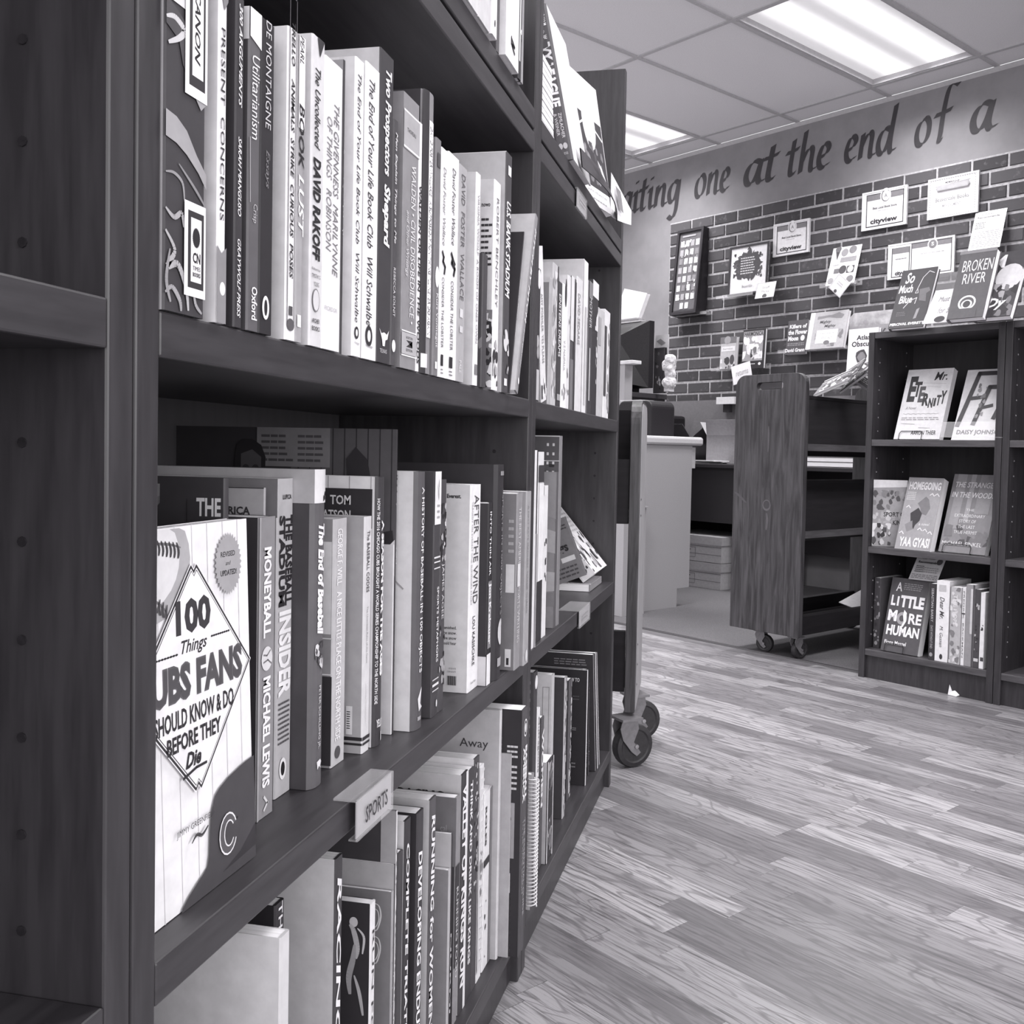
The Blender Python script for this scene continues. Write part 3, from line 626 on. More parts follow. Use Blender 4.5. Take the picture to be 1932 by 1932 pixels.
M = Matrix.Translation((-.320, 2.0, ZC+.0015)) @ Matrix.Rotation(math.radians(90), 4, 'Z')
t = root('card', 'white curled card sticking out at the end of the top shelf', 'card', M)
b = B()
for i in range(8):
    a0, a1 = i/8, (i+1)/8
    f_ = lambda a: (a*.095, -.03*a*a, .075-.055*a*a)
    p0, p1 = f_(a0), f_(a1)
    b.add([(p0[0], p0[1], .0), (p1[0], p1[1], .0), (p1[0], p1[1], p1[2]+.01), (p0[0], p0[1], p0[2]+.01), (p0[0], p0[1]+.0008, .0), (p1[0], p1[1]+.0008, .0), (p1[0], p1[1]+.0008, p1[2]+.01), (p0[0], p0[1]+.0008, p0[2]+.01)], [(0, 1, 2, 3), (7, 6, 5, 4), (0, 4, 5, 1), (3, 2, 6, 7)])
b.build('card_sheet', T(240), t)
printed(t, 'card_print', (.02, -.004, .07), (.045, -.012, 0), (0, 0, -.06), [('p', [(.0, .1), (.6, .2), (1, .9), (.6, .8)], 130)], .002)
t = root('leaflet', 'dark drooping leaflet with a white leaf mark lying along the top shelf edge', 'leaflet', Matrix.Translation((-.325, 1.66, ZC+.001)))
b = B()
for i in range(12):
    a0, a1 = i/12, (i+1)/12
    f_ = lambda a: (.006+.02*math.sin(a*3.1), a*.40, .026*(1-a)**1.2+.010*math.sin(a*9)*a+.006)
    p0, p1 = f_(a0), f_(a1)
    b.add([(p0[0]+.004, p0[1], 0), (p1[0]+.004, p1[1], 0), (p1[0], p1[1], p1[2]), (p0[0], p0[1], p0[2]), (p0[0]+.002, p0[1], 0), (p1[0]+.002, p1[1], 0), (p1[0]-.002, p1[1], p1[2]), (p0[0]-.002, p0[1], p0[2])], [(0, 1, 2, 3), (7, 6, 5, 4), (3, 2, 6, 7), (0, 4, 5, 1)])
b.build('leaflet_sheet', T(86), t)
printed(t, 'leaflet_print', (.024, .04, .026), (0, .1, 0), (0, 0, -.02), [('p', [(0, .2), (.5, .25), (1, .75), (.5, .7)], 235)], .004)

# ---------------------------------------------------------------- face-out book at the left of the middle shelf
WD = .147; HT = .243
M = Matrix.Translation((-.3515, .4935, ZB+.0006)) @ Matrix.Rotation(math.radians(-2.0), 4, 'Y') @ Matrix.Rotation(math.radians(90), 4, 'Z')
ops = [('l', [(a, 0), (a, 1)], .005, 212) for a in (.27, .4, .53, .65, .78, .91)]
ops += [('p', [(max(0, .2+.31*math.cos(q)), max(.004, .085+.155*math.sin(q))) for q in [2*math.pi*i/26 for i in range(26)]], 160), ('p', [(max(0, .16+.27*math.cos(q)), max(.004, .075+.13*math.sin(q))) for q in [2*math.pi*i/26 for i in range(26)]], 210)]
ops += [('s', [(.16, .03), (.26, .036), (.36, .043), (.44, .055)], .012, 110), ('s', [(.12, .15), (.2, .165), (.28, .19), (.33, .215)], .012, 110)]
for k in range(9): a = .19+.027*k; ops.append(('s', [(a, .022+.0022*k), (a+.014, .04+.003*k), (a+.008, .058+.003*k)], .014, 70))
for k in range(7): a = .17+.024*k; ops.append(('s', [(a+.01, .14+.009*k), (a+.002, .165+.009*k), (a+.014, .185+.008*k)], .014, 75))
ops += [('e', .81, .12, .118, .146, 152, 1), ('t', 'REVISED', .745, .87, .085, .1, 66, .02), ('t', 'and', .785, .83, .112, .124, 80, 0, .3), ('t', 'UPDATED!', .74, .88, .137, .153, 66, .02)]
helm = [(1, .7), (.93, .703), (.87, .708), (.765, .72), (.69, .735), (.65, .75), (.62, .79), (.605, .84), (.595, .9), (.58, .93), (.5, .95), (.43, .97), (.38, .99), (.37, 1), (1, 1)]
ops += [('p', helm, 78), ('p', [(1, .9), (.86, .95), (.7, .975), (1, .965)], 60)]
def dia(k, t):
    c = .41
    return ('p', [(.52-.47*k, c+.01), (.52-.03*k, c-.305*k), (.5, c-.31*k), (.52, c-.295*k), (.54, c-.31*k), (.52+.03*k, c-.305*k), (.52+.455*k, c-.01), (.52+.47*k, c), (.52+.455*k, c+.01), (.52+.03*k, c+.295*k), (.54, c+.30*k), (.52, c+.285*k), (.5, c+.30*k), (.52-.03*k, c+.295*k)], t)
ops += [dia(1, 232), dia(.985, 58), dia(.955, 230), dia(.94, 92), dia(.928, 234)]
ops += [('t', '100', .375, .645, .19, .283, 66, .045), ('t', 'Things', .41, .61, .297, .342, 60, .015, .35), ('t', '.........', .2, .385, .325, .331, 50, .05), ('t', '.........', .64, .8, .305, .311, 50, .05),
  ('t', 'CUBS FANS', .075, .905, .352, .452, 104, .055), ('t', 'CUBS FANS', .085, .895, .357, .447, 88, .03), ('t', 'SHOULD KNOW & DO', .205, .82, .471, .521, 52, .02), ('t', 'BEFORE THEY', .29, .705, .535, .58, 52, .025), ('t', 'Die', .42, .54, .593, .635, 50, .03, .35), ('l', [(.4, .655), (.5, .642), (.58, .642)], .012, 52),
  ('t', 'JIMMY GREENFIELD', .34, .64, .782, .803, 84, .0), ('s', [(.45, .835), (.49, .82), (.53, .83), (.58, .815)], .016, 70)]
ops += [('e', .745, .875, .078, .098, 220), ('e', .745, .875, .07, .09, 98), ('e', .752, .875, .045, .062, 220), ('e', .752, .875, .038, .055, 78), ('p', [(.765, .86), (.84, .845), (.84, .905), (.765, .89)], 78)]
book(M, WD, HT, .016, 'white face-out book with diamond panel, baseball and cap, at the left of the middle shelf', 'books on the middle shelf of the foreground bookcase', 232, 226, 'L', fp=ops, lift=.0002)
yq = row(ZB, 1150, .612, [
 dict(s=(422, 432, (422, 903)), x=-.386, W=.19, c=76, hard=True, L='dark book with pale rounded emblem and white word peeping above the face-out one', F=[('b', .2, .72, .02, .12, 20, .1, (140, 150, 120)), ('r', .15, .6, .0, .14, 128), ('b', .15, .6, .01, .14, 12, .05, (160, 110)), ('r', .84, .97, .06, .17, 72), ('t', 'THE', .88, .985, .055, .105, 238, .03), ('r', .85, 1, .16, .2, 225)]),
], 'books on the middle shelf of the foreground bookcase')
pin = [('l', [(a, 0), (a, .2)], .004, 130) for a in (.2, .35, .5, .65, .8, .95)]
yq = row(ZB, 1150, .642, [
 dict(s=(492, 519, (522, 974)), bb=((478, 1553), (513.5, 1535)), W=.13, c=66, sp=130, L='grey spine with bold white capitals and small baseball, right of the face-out book', S=[('r', 0, .1, 0, 1, 150), ('d', 'MONEYBALL', .28, .72, .1, .4, 238, .04), ('e', .5, .47, .32, .36, 200), ('l', [(.3, .455), (.5, .46), (.7, .445)], .05, 110), ('l', [(.3, .48), (.55, .475), (.75, .49)], .05, 110), ('d', 'MICHAEL LEWIS', .28, .72, .53, .9, 238, .04), ('l', [(.4, .93), (.6, .955), (.4, .975)], .08, 200)]),
 dict(s=(495, 499, (496, 921)), x=-.392, ref=930, W=.15, c=160, L='small pale book with black sans words showing over the baseball spine', F=[('t', 'FOR AMERICA', .55, .92, .06, .085, 55, .03), ('t', 'AT CHAIR', .58, .85, .11, .135, 55, .03), ('r', 0, 1, .0, .003, 60)]),
 dict(s=(521, 551, (555, 903)), bb=((514.4, 1510), (544, 1494)), c=140, sp=168, hard=False, W=.15, L='light spine with stacked dark block capitals above white outlined ones', F=[('r', 0, 1, 0, .12, 118)], S=[('t', 'LUPICA', .3, .85, .05, .065, 50, .03), ('d', 'THE BASEBALL', .5, .92, .115, .4, 44, .04), ('d', 'STADIUM', .1, .47, .115, .4, 44, .04), ('d', 'INSIDER', .12, .9, .415, .685, 236, .04), ('x', .15, .85, .7, .84, 9, 96), ('e', .45, .915, .22, .34, 236), ('e', .45, .915, .13, .22, 40)]),
 dict(s=(590, 616, (622, 886)), bb=((584, 1494), (611, 1477)), c=82, sp=106, hard=True, W=.155, L='dark hardback with white top band and thick slanting white lettering', F=[('r', 0, 1, 0, .105, 170)], S=[('r', 0, 1, 0, .105, 222), ('b', .6, .95, .07, .1, 4, .18, (40,)), ('d', 'The End of Baseball', .3, .78, .17, .52, 240, .05, .25), ('b', .2, .8, .54, .63, 14, .25, (60, 200, 90)), ('d', 'PETER SCHILLING JR.', .4, .6, .68, .88, 190), ('p', [(.35, .92), (.6, .915), (.7, .925), (.6, .935), (.65, .945), (.5, .935), (.4, .945)], 225)]),
 dict(s=(637, 653, (654, 977)), bb=((623, 1451), (638.5, 1441)), c=144, sp=172, L='slim grey spine with white single-line capitals next to the thick dark hardback', F=[('r', .7, .99, .09, .46, 226), ('r', .7, 1, .475, .48, 220), ('r', .7, 1, .62, .625, 220), ('r', .7, 1, .63, .99, 66)], S=[('d', 'GEORGE F. WILL   A NICE LITTLE PLACE ON THE NORTH SIDE', .25, .62, .04, .9, 240, .01), ('e', .45, .95, .2, .2, 90)]),
 dict(s=(681, 694, (695, 974)), bb=((683, 1424), (694.7, 1414)), c=160, sp=196, L='pale grey book with faint dark script spine and black double foot line', F=[('r', .885, .93, .8, .92, 220), ('x', .89, .925, .82, .9, 8, 60), ('r', .6, 1, .93, .945, 50), ('r', .6, 1, .955, .965, 50)], S=[('d', 'The BASEBALL CODES', .3, .7, .06, .32, 70, .01), ('d', 'The Unwritten Rules of the Game', .4, .6, .38, .62, 120), ('d', 'JASON TURBOW', .3, .6, .7, .88, 210), ('r', 0, 1, .93, .945, 60), ('r', 0, 1, .955, .965, 60)]),
 dict(s=(704, 724, (724, 900)), bb=((704.7, 1412), (723.7, 1401)), c=226, sp=68, hard=True, W=.15, L='pinstriped cover book with rounded black panel and white spine writing', F=pin+[('r', .0, .96, .045, .19, 56), ('t', 'TOM', .665, .81, .07, .105, 205, .02), ('t', 'WATSON', .55, .81, .125, .16, 205, .02)], S=[('d', 'HOW THE 2016 CHICAGO CUBS BROUGHT A WORLD SERIES CHAMPIONSHIP TO THE NORTH SIDE', .05, .26, .08, .84, 230, .01), ('d', 'A SEASON FOR THE AGES', .42, .85, .16, .74, 240, .05), ('t', 'YELLON', .2, 1, .9, .93, 235, .02), ('r', .6, .95, .95, .985, 160)]),
 dict(s=(735, 739, (737, 1028)), bb=((736.5, 1387), (738.5, 1386)), c=190, sp=200, L='plain pale paperback before the tall photographic cover'),
 dict(s=(739, 745, (745, 811)), bb=((738.7, 1386), (743, 1383)), c=62, sp=66, W=.26, hard=True, L='tall dark picture book whose cover shows a plank fence and a half-hidden face', page=70,
   F=[('r', .55, 1, 0, .9, 96)]+[('r', .58+.05*i, .584+.05*i, 0, .9, 52) for i in range(9)]+[('r', .4, .72, .0, .13, 118), ('x', .42, .56, .02, .12, 5, 84), ('x', .58, .7, .02, .12, 5, 88), ('p', [(.31, .06), (.34, .04), (.38, .04), (.42, .06), (.44, .1), (.435, .2), (.31, .2), (.3, .12)], 46), ('p', [(.33, .09), (.38, .075), (.42, .1), (.42, .2), (.33, .2)], 92), ('e', .352, .135, .014, .012, 60), ('e', .395, .135, .014, .012, 60), ('p', [(.8, .2), (.79, .1), (.83, .06), (.88, .1), (.9, .18), (.9, .2)], 56), ('p', [(.9, .42), (.93, .34), (.99, .33), (1, .4), (.95, .42)], 50), ('p', [(.93, .42), (1, .36), (1, .48)], 210)],
   S=[('b', .1, .9, .1, .25, 14, .3, (150, 60, 90)), ('d', 'YOU', .3, .8, .38, .44, 225), ('d', 'Steve Sax with the Rest', .4, .7, .5, .95, 170)]),
 dict(s=(782, 803, (803, 890)), bb=((777, 1382), (801, 1371)), c=214, sp=96, W=.15, hard=True, L='white block-like book with dark spine in spaced white serif capitals', F=[('l', [(.72, .39), (.8, .38), (.84, .42), (.9, .45)], .012, 150)], S=[('d', 'A HISTORY OF BASEBALL IN 100 OBJECTS', .3, .68, .06, .78, 236, .012), ('p', [(.3, .88), (.7, .84), (.5, .9), (.8, .92), (.4, .93)], 220), ('r', .3, .6, .95, .965, 150)]),
 dict(s=(804, 828, (829, 890)), bb=((812, 1356), (823, 1349)), c=80, sp=76, hard=False, W=.15, L='dark spine with white top block and thin horizontal rules', S=[('r', 0, 1, 0, .215, 232), ('d', '9', .4, .72, .03, .12, 150, .03), ('x', .35, .8, .13, .2, 3, 160), ('r', 0, 1, .345, .352, 200), ('r', 0, 1, .365, .37, 225), ('r', 0, 1, .39, .395, 200), ('d', 'SPORTS METAPHORS', .55, .85, .47, .78, 228, .01), ('r', 0, 1, .845, .85, 190), ('r', 0, 1, .865, .875, 225), ('r', 0, 1, .89, .895, 190), ('e', .7, .95, .1, .2, 220)]),
 dict(s=(829, 839, (841, 905)), x=-.35, c=76, sp=82, L='narrow busy comic-patterned spine between the ruled and the white book', S=[('b', 0, 1, .1, .35, 22, .3, (210, 50, 160)), ('d', 'JAMES AGEE', .2, .7, .36, .6, 190), ('b', 0, 1, .6, .9, 16, .3, (150, 50))]),
 dict(s=(890, 908, (909, 914)), bb=((879.6, 1309), (896.4, 1299)), c=212, sp=232, W=.15, L='bright white paperback with barcode and dark serif spine capitals', F=[('t', 'Everest.', .8, .92, .045, .065, 40, .03), ('t', 'vanished.', .78, .9, .68, .695, 60, .01), ('t', 'the snow.', .78, .9, .705, .72, 60, .01), ('t', 'The snow', .78, .9, .73, .745, 60, .01), ('t', 'could hear', .78, .9, .755, .77, 60, .01), ('t', 'US $14.95', .84, .9, .88, .89, 110), ('t', 'CAN $16.95', .83, .9, .895, .905, 110)]+[('r', .83+.0055*i, .83+.0055*i+(.004 if i % 3 else .0025), .92, .965, 50) for i in range(14)], S=[('d', 'AFTER THE WIND', .35, .8, .05, .58, 90, .0), ('d', 'TRAGEDY ON EVEREST ONE SURVIVORS STORY', .12, .25, .08, .58, 140), ('d', 'LOU KASISCHKE', .35, .6, .64, .88, 60, .01), ('t', 'Good Hart', .25, .75, .955, .967, 60)]),
 dict(s=(917, 928, (930, 948)), bb=((910, 1299), (918.6, 1294)), c=54, sp=50, W=.14, L='black spine with white capitals and white foot', F=[('r', 0, 1, 0, .004, 190), ('r', 0, 1, .84, 1, 190)], S=[('d', 'INTO THIN AIR', .3, .75, .05, .4, 232, .01), ('r', .15, 1, .43, .8, 120), ('d', 'Jon Krakauer', .2, .95, .44, .78, 235, .04), ('r', 0, 1, .83, 1, 225)]),
 dict(s=(930, 950, (956, 877)), bb=((930, 1287), (945.5, 1279)), c=60, sp=56, hard=True, W=.17, L='tall near-black hardback with faint spaced spine capitals, close to the divider', S=[('d', 'SPORTS IN 1000 OBJECTS', .4, .75, .14, .7, 130), ('e', .6, .78, .3, .45, 190), ('r', .3, .7, .03, .05, 130), ('r', .3, .8, .9, .94, 150)]),
 dict(s=(974, 985, (988, 930)), bb=((968.4, 1266), (977, 1261)), c=118, sp=132, W=.14, L='grey paperback wearing white stickers beside its matching neighbour', F=[('r', 0, 1, 0, .004, 200), ('r', .9, .985, .4, .56, 215), ('r', .905, .965, .88, .98, 215), ('r', .92, .945, .93, .97, 60), ('x', .92, .98, .14, .35, 5, 160)], S=[('d', 'THE BEST AMERICAN SPORTS WRITING', .3, .7, .08, .85, 190), ('r', .2, .7, .4, .53, 200)]),
 dict(s=(985, 1000, (1003, 927)), bb=((982, 1259), (994.7, 1253.5)), c=140, sp=148, W=.14, L='last grey paperback before the divider on the middle shelf', S=[('d', 'A FIRST RATE MADNESS  NASSIR GHAEMI', .3, .55, .08, .7, 120), ('e', .5, .95, .2, .3, 200)]),
], 'books on the middle shelf of the foreground bookcase')

# ---------------------------------------------------------------- middle shelf, second bookcase
gm = 'books on the middle shelf of the second bookcase'
row(ZB, 1000, YB0+.002, [
 dict(s=(1005, 1011, (1010, 850)), x=-.332, c=196, sp=214, L='tall pale slim book right behind the divider on the middle shelf'),
 dict(s=(1011, 1013, (1012, 1008)), x=-.33, c=140, sp=150, L='short grey booklet against the pale slim book'),
 dict(s=(1014, 1024, (1025, 853)), c=64, sp=206, L='slim white spine with dark band near its top on the middle shelf', S=[('r', 0, 1, .07, .16, 66), ('r', .1, 1, .165, .68, 222), ('r', 0, 1, .68, 1, 56)]),
 dict(s=(1025, 1033, (1033, 916)), c=196, sp=212, L='pale spine with small dark dashes on the middle shelf', S=[('r', .0, .4, 0, .06, 220), ('b', .3, .8, .35, .7, 5, .25, (60,))]),
 dict(s=(1048, 1052, (1053, 891)), c=132, sp=96, W=.13, L='grey cover with pale wedge shapes standing before the tall calendar', F=[('p', [(.3, .0), (1, 0), (1, .3), (.3, .18)], 140), ('p', [(.3, .28), (1, .38), (1, .52), (.3, .46)], 162), ('p', [(.3, .62), (1, .64), (1, .76), (.3, .8)], 166), ('p', [(.3, .8), (1, .77), (1, .86), (.3, .88)], 120), ('r', .3, .55, .88, .99, 215), ('x', .32, .5, .89, .98, 7, 60)]),
 dict(s=(1053, 1058, (1058, 823)), c=98, sp=120, W=.18, L='tallest dark calendar-like book on the middle shelf, with dotted binding holes', n='calendar', cat='calendar', F=[('r', 0, 1, 0, .006, 190), ('r', 0, 1, .13, .134, 190)]+[('r', .93-.055*j, .95-.055*j, .04+.048*i, .055+.048*i, 205) for i in range(5) for j in range(2)]+[('r', .9, .95, .15+.048*i, .165+.048*i, 50) for i in range(4)]),
], gm, x0=-.337)
def leanbook(y0, x, ang, H, Th, W, z0, **kw):
    """spine-out book whose top falls towards the camera side; y0 = its lower far corner"""
    a = math.radians(ang)
    M = Matrix.Translation((x-W, y0-Th*math.cos(a), z0+.0006)) @ Matrix.Rotation(a, 4, 'X')
    return book(M, W, H, Th, kw['L'], kw['g'], kw['c'], kw.get('sp'), 'R', kw.get('hard', False), kw.get('F'), kw.get('S'), name=kw.get('n', 'book'), cat=kw.get('cat', 'book'))
book(Matrix.Translation((-.495, 2.20, ZB+.0006)) @ Matrix.Rotation(math.radians(90), 4, 'X'), .142, .15, .016, 'grey book lying flat under the tilted crossword-marked book', gm, 150, 136, 'R')
tb = book(Matrix.Translation((-.370, 2.215, .4955)) @ Matrix.Rotation(math.radians(-40), 4, 'Y') @ Matrix.Rotation(math.radians(-90), 4, 'Z'), .155, .2, .034, 'thick white book with crossword-like black marks slanting on the middle shelf', gm, 206, 232, 'R',
  sp=[('r', 0, .1, 0, 1, 200), ('x', .15, .85, .2, .62, 5, 170), ('b', .1, .9, .0, .12, 5, .2, (60, 130)), ('b', .05, .95, .66, .97, 16, .22, (50, 90, 160, 60)), ('b', .9, 1, .1, .9, 10, .08, (60,))])
printed(tb, 'cover_print', (.155, .034, .2), (-.155, 0, 0), (0, 0, -.2), [('x', .05, .95, .05, .5, 8, 170), ('b', .02, .98, .5, .98, 34, .09, (50, 90, 160, 60, 215)), ('b', .0, .06, .02, .98, 16, .05, (60, 90)), ('b', .0, 1, .0, .03, 10, .05, (60, 90))])
book(Matrix.Translation((-.452, 2.022, ZB+.0015)) @ Matrix.Rotation(math.radians(-22), 4, 'Y'), .102, .13, .014, 'small grey book with a dark slanting word, tilted before the crossword-marked one', gm, 124, 100, 'R',
  fp=[('t', 'things', .3, .85, .38, .58, 55, .03), ('p', [(.62, .3), (.74, .26), (.7, .36)], 225), ('r', .62, .92, .62, .7, 225), ('x', .3, .9, .76, .96, 3, 90), ('x', .5, .95, .1, .2, 2, 80)])

# ---------------------------------------------------------------- bottom shelf, foreground bookcase
gd = 'books on the bottom shelf of the foreground bookcase'
zig = lambda t, a, s_, b0=.05, b1=.95: [('d', s_, a, 1-a, b0, b1, t, .03, .15)]
row(ZD, 1700, YA0, [
 dict(s=(530, 548, (548, 1754)), x=-.325, c=205, sp=190, W=.17, L='pale book at the bottom left of which only the top edge shows'),
 dict(s=(519, 537, .33), x=-.362, c=54, sp=60, W=.17, L='dark tall book under the shelf edge with slim white capitals', S=[('d', 'THE WOMAN\'S GUIDE', .3, .75, .0, .5, 220, .01)]),
 dict(s=(632, 646, (647, 1610)), c=196, sp=74, W=.16, L='smooth pale cover with dark spine in bold white italics', S=zig(235, .2, 'RACING WEIGHT')),
 dict(s=(700, 709, (709, 1697)), c=56, sp=214, W=.12, L='black cover with a bent runner figure, lowest in the front', page=216, F=[('e', 0.859, .07, .035, .04, 190), ('s', [(0.826, .08), (0.859, .1), (0.892, .16), (0.881, .2)], .045, 170), ('s', [(0.87, .15), (0.859, .2), (0.826, .27), (0.837, .33)], .05, 150), ('s', [(0.892, .09), (0.947, .12), (0.936, .18)], .02, 190), ('s', [(0.87, .26), (0.914, .32), (0.947, .4)], .03, 165)], S=[('d', 'RUN FOREVER', .3, .7, .1, .8, 60)]),
 dict(s=(739, 743, (742, 1680)), c=126, sp=150, W=.13, L='mid-grey book with a white looping emblem on its cover', F=[('s', [(.86, .05), (.9, .06), (.915, .1), (.89, .15), (.86, .16)], .012, 238), ('s', [(.86, .07), (.89, .08), (.9, .11), (.88, .14), (.86, .145)], .009, 238), ('s', [(.86, .18), (.9, .19), (.915, .23), (.89, .28), (.86, .29)], .012, 238), ('s', [(.86, .2), (.89, .21), (.9, .24), (.88, .27), (.86, .275)], .009, 238)], S=[('b', .2, .8, .05, .95, 20, .2, (110, 180))]),
 dict(s=(722, 729, (729, 1630)), c=168, sp=86, W=.14, L='pale-topped book with mottled dark spine behind the grey emblem one', S=[('b', 0, 1, 0, 1, 30, .3, (60, 130, 200))]),
 dict(s=(722, 731, .33), c=72, sp=212, W=.16, L='dark cover with faint grey words below the shelf sign, white-spined', F=[('r', .9, 1, 0, 1, 156), ('t', '2nd Edition', .7, .88, .28, .31, 110, .01), ('t', 'Skills and', .72, .9, .37, .4, 150, .01)], S=zig(50, .25, 'THE TRAINING', .1, .7)),
 dict(s=(750, 760, (760, 1603)), c=58, sp=74, W=.15, L='charcoal thick book with pale top, right of the looping emblem'),
 dict(s=(762, 773, (773, 1540)), c=206, sp=64, W=.16, L='white-covered book with black spine and white upright capitals', S=zig(225, .25, 'COMPLETE TRIATHLON', .08, .9)),
 dict(s=(785, 797, (797, 1524)), c=58, sp=70, W=.16, L='black covered book with bold white slanting spine capitals', S=zig(238, .2, 'DEVELOPING ENDURANCE', .14, .98)),
 dict(s=(809, 820, (822, 1500)), c=190, sp=92, W=.17, L='light cover with dark spine in tall white thin capitals', S=zig(230, .2, 'RUNNING for WOMEN', .06, .85)),
 dict(s=(846, 850, (852, 1638)), c=132, sp=165, W=.12, L='short plain grey book with bright page top'),
 dict(s=(843, 852, (853, 1572)), c=180, sp=58, W=.12, L='small pale book with black spine above the plain grey one', S=[('d', 'NURMI', .2, .9, .5, .9, 225, .02)]),
 dict(s=(858, 865, (865, 1499)), c=78, sp=128, W=.13, L='two-tone book, mid-grey above and black below, under the pale racing cover', F=[('r', 0, 1, .0, .3, 112), ('t', 'food', .83, .92, .37, .41, 170, .01), ('t', 'cal', .85, .91, .12, .15, 150)], S=[('r', 0, 1, .3, .75, 60), ('d', 'RUNNING FOOD', .3, .8, .4, .8, 210)]),
 dict(s=(868, 879, (881, 1452)), c=188, sp=70, W=.19, L='large light cover with heavy dark heading tucked under the shelf', F=[('t', 'RACING', .57, .88, .072, .12, 50, .06)], S=[('r', .62, 1, 0, 1, 210)]+zig(232, .1, 'VALLEY OF KINGS RUN', .05, .9)),
 dict(s=(880, 891, (893, 1446)), c=215, sp=72, W=.19, L='dark spine with slanting white capitals second from the racing cover', S=zig(220, .3, 'THINK AND DRINK LIKE KINGS', .05, .85)),
 dict(s=(891, 900, (901, 1424)), c=215, sp=82, W=.2, L='dark busy spine third from the racing cover, its pages catching light', S=[('b', .1, .9, .02, .6, 40, .18, (210, 180, 50))]),
 dict(s=(900, 909, (911, 1440)), c=215, sp=222, W=.17, L='white spine with light grey diagonal pattern on the bottom shelf', S=[('p', [(0, .05*i), (1, .02+.05*i), (1, .03+.05*i), (0, .06+.05*i)], 195) for i in range(19)]+[('b', .2, .9, .4, .7, 12, .25, (150, 120))]),
 dict(s=(911, 925, (930, 1482)), c=226, sp=222, W=.15, L='white spine crossed by one black band on the bottom shelf', S=[('d', 'ROLES', .1, .3, .08, .3, 60, .03), ('r', 0, .7, .375, .415, 60), ('r', .72, 1, 0, 1, 112), ('b', .1, .4, .6, .95, 5, .1, (60,))]),
 dict(s=(926, 942, (945, 1338)), x=-.335, c=172, sp=186, W=.19, hard=True, L='tall light grey jacketed hardback with one dark word and a bird shape', F=[('t', 'Away', .7, .91, .12, .165, 70, .0), ('p', [(.2, .27), (.6, .31), (.85, .345), (.95, .32), (.9, .36), (.8, .37), (.4, .33)], 80)], S=[('b', .3, .6, .1, .95, 40, .1, (150, 168))]),
 dict(s=(942, 955, (957, 1422)), x=-.322, c=160, sp=156, W=.14, hard=True, L='grey clothy hardback with stitched-looking spine edge', S=[('r', .88, .96, .03*i, .03*i+.018, 215) for i in range(33)]),
 dict(s=(977, 989, (1001, 1331)), x=-.308, c=58, sp=86, W=.15, L='thick black softcover with round white badge and white spine capitals', F=[('r', .87, .94, .375, .6, 146), ('x', .86, .965, .14, .2, 3, 200), ('x', .9, .965, .22, .33, 5, 190), ('e', .9, .44, .01, .02, 60), ('r', .87, .91, .66, .74, 215)], S=[('e', .5, .08, .32, .42, 235), ('e', .5, .08, .26, .35, 70), ('e', .5, .08, .15, .22, 235), ('d', 'BASEBALL', .52, .88, .155, .38, 240, .05), ('d', 'AMERICA', .12, .48, .155, .38, 235, .04), ('d', 'THE ESSENTIAL GUIDE', .5, .75, .45, .85, 170), ('d', 'TO THE GAME SEASON', .2, .42, .45, .75, 150)]),
], gd, x0=-.345)

# ---------------------------------------------------------------- bottom shelf, second bookcase
ge = 'books on the bottom shelf of the second bookcase'
t = root('spiral_notebook', 'coil-bound book with black square punch holes, in front of the divider foot', 'notebook', Matrix.Translation((-.325-.15, YB0+.002, ZD+.001)), ge)
B().box(0, .15, 0, .0012, 0, .205).build('front_cover', T(170), t)
B().box(.0, .146, .0014, .0105, .001, .204).build('pages', PAPER, t)
B().box(0, .15, .011, .0122, 0, .205).build('back_cover', T(150), t)
pts = []
for i in range(34*10):
    q = 2*math.pi*i/10; pts.append((.150+.009*math.cos(q), .006+.010*math.sin(q), .004+.196*i/340))
B().tube(pts, .0011, 5).build('coil', T(225), t, smooth=True)
printed(t, 'punch_holes', (.132, 0, .205), (.018, 0, 0), (0, 0, -.205), [('r', .2, .6, .02+.03*i, .035+.03*i, 45) for i in range(32)], .0004)
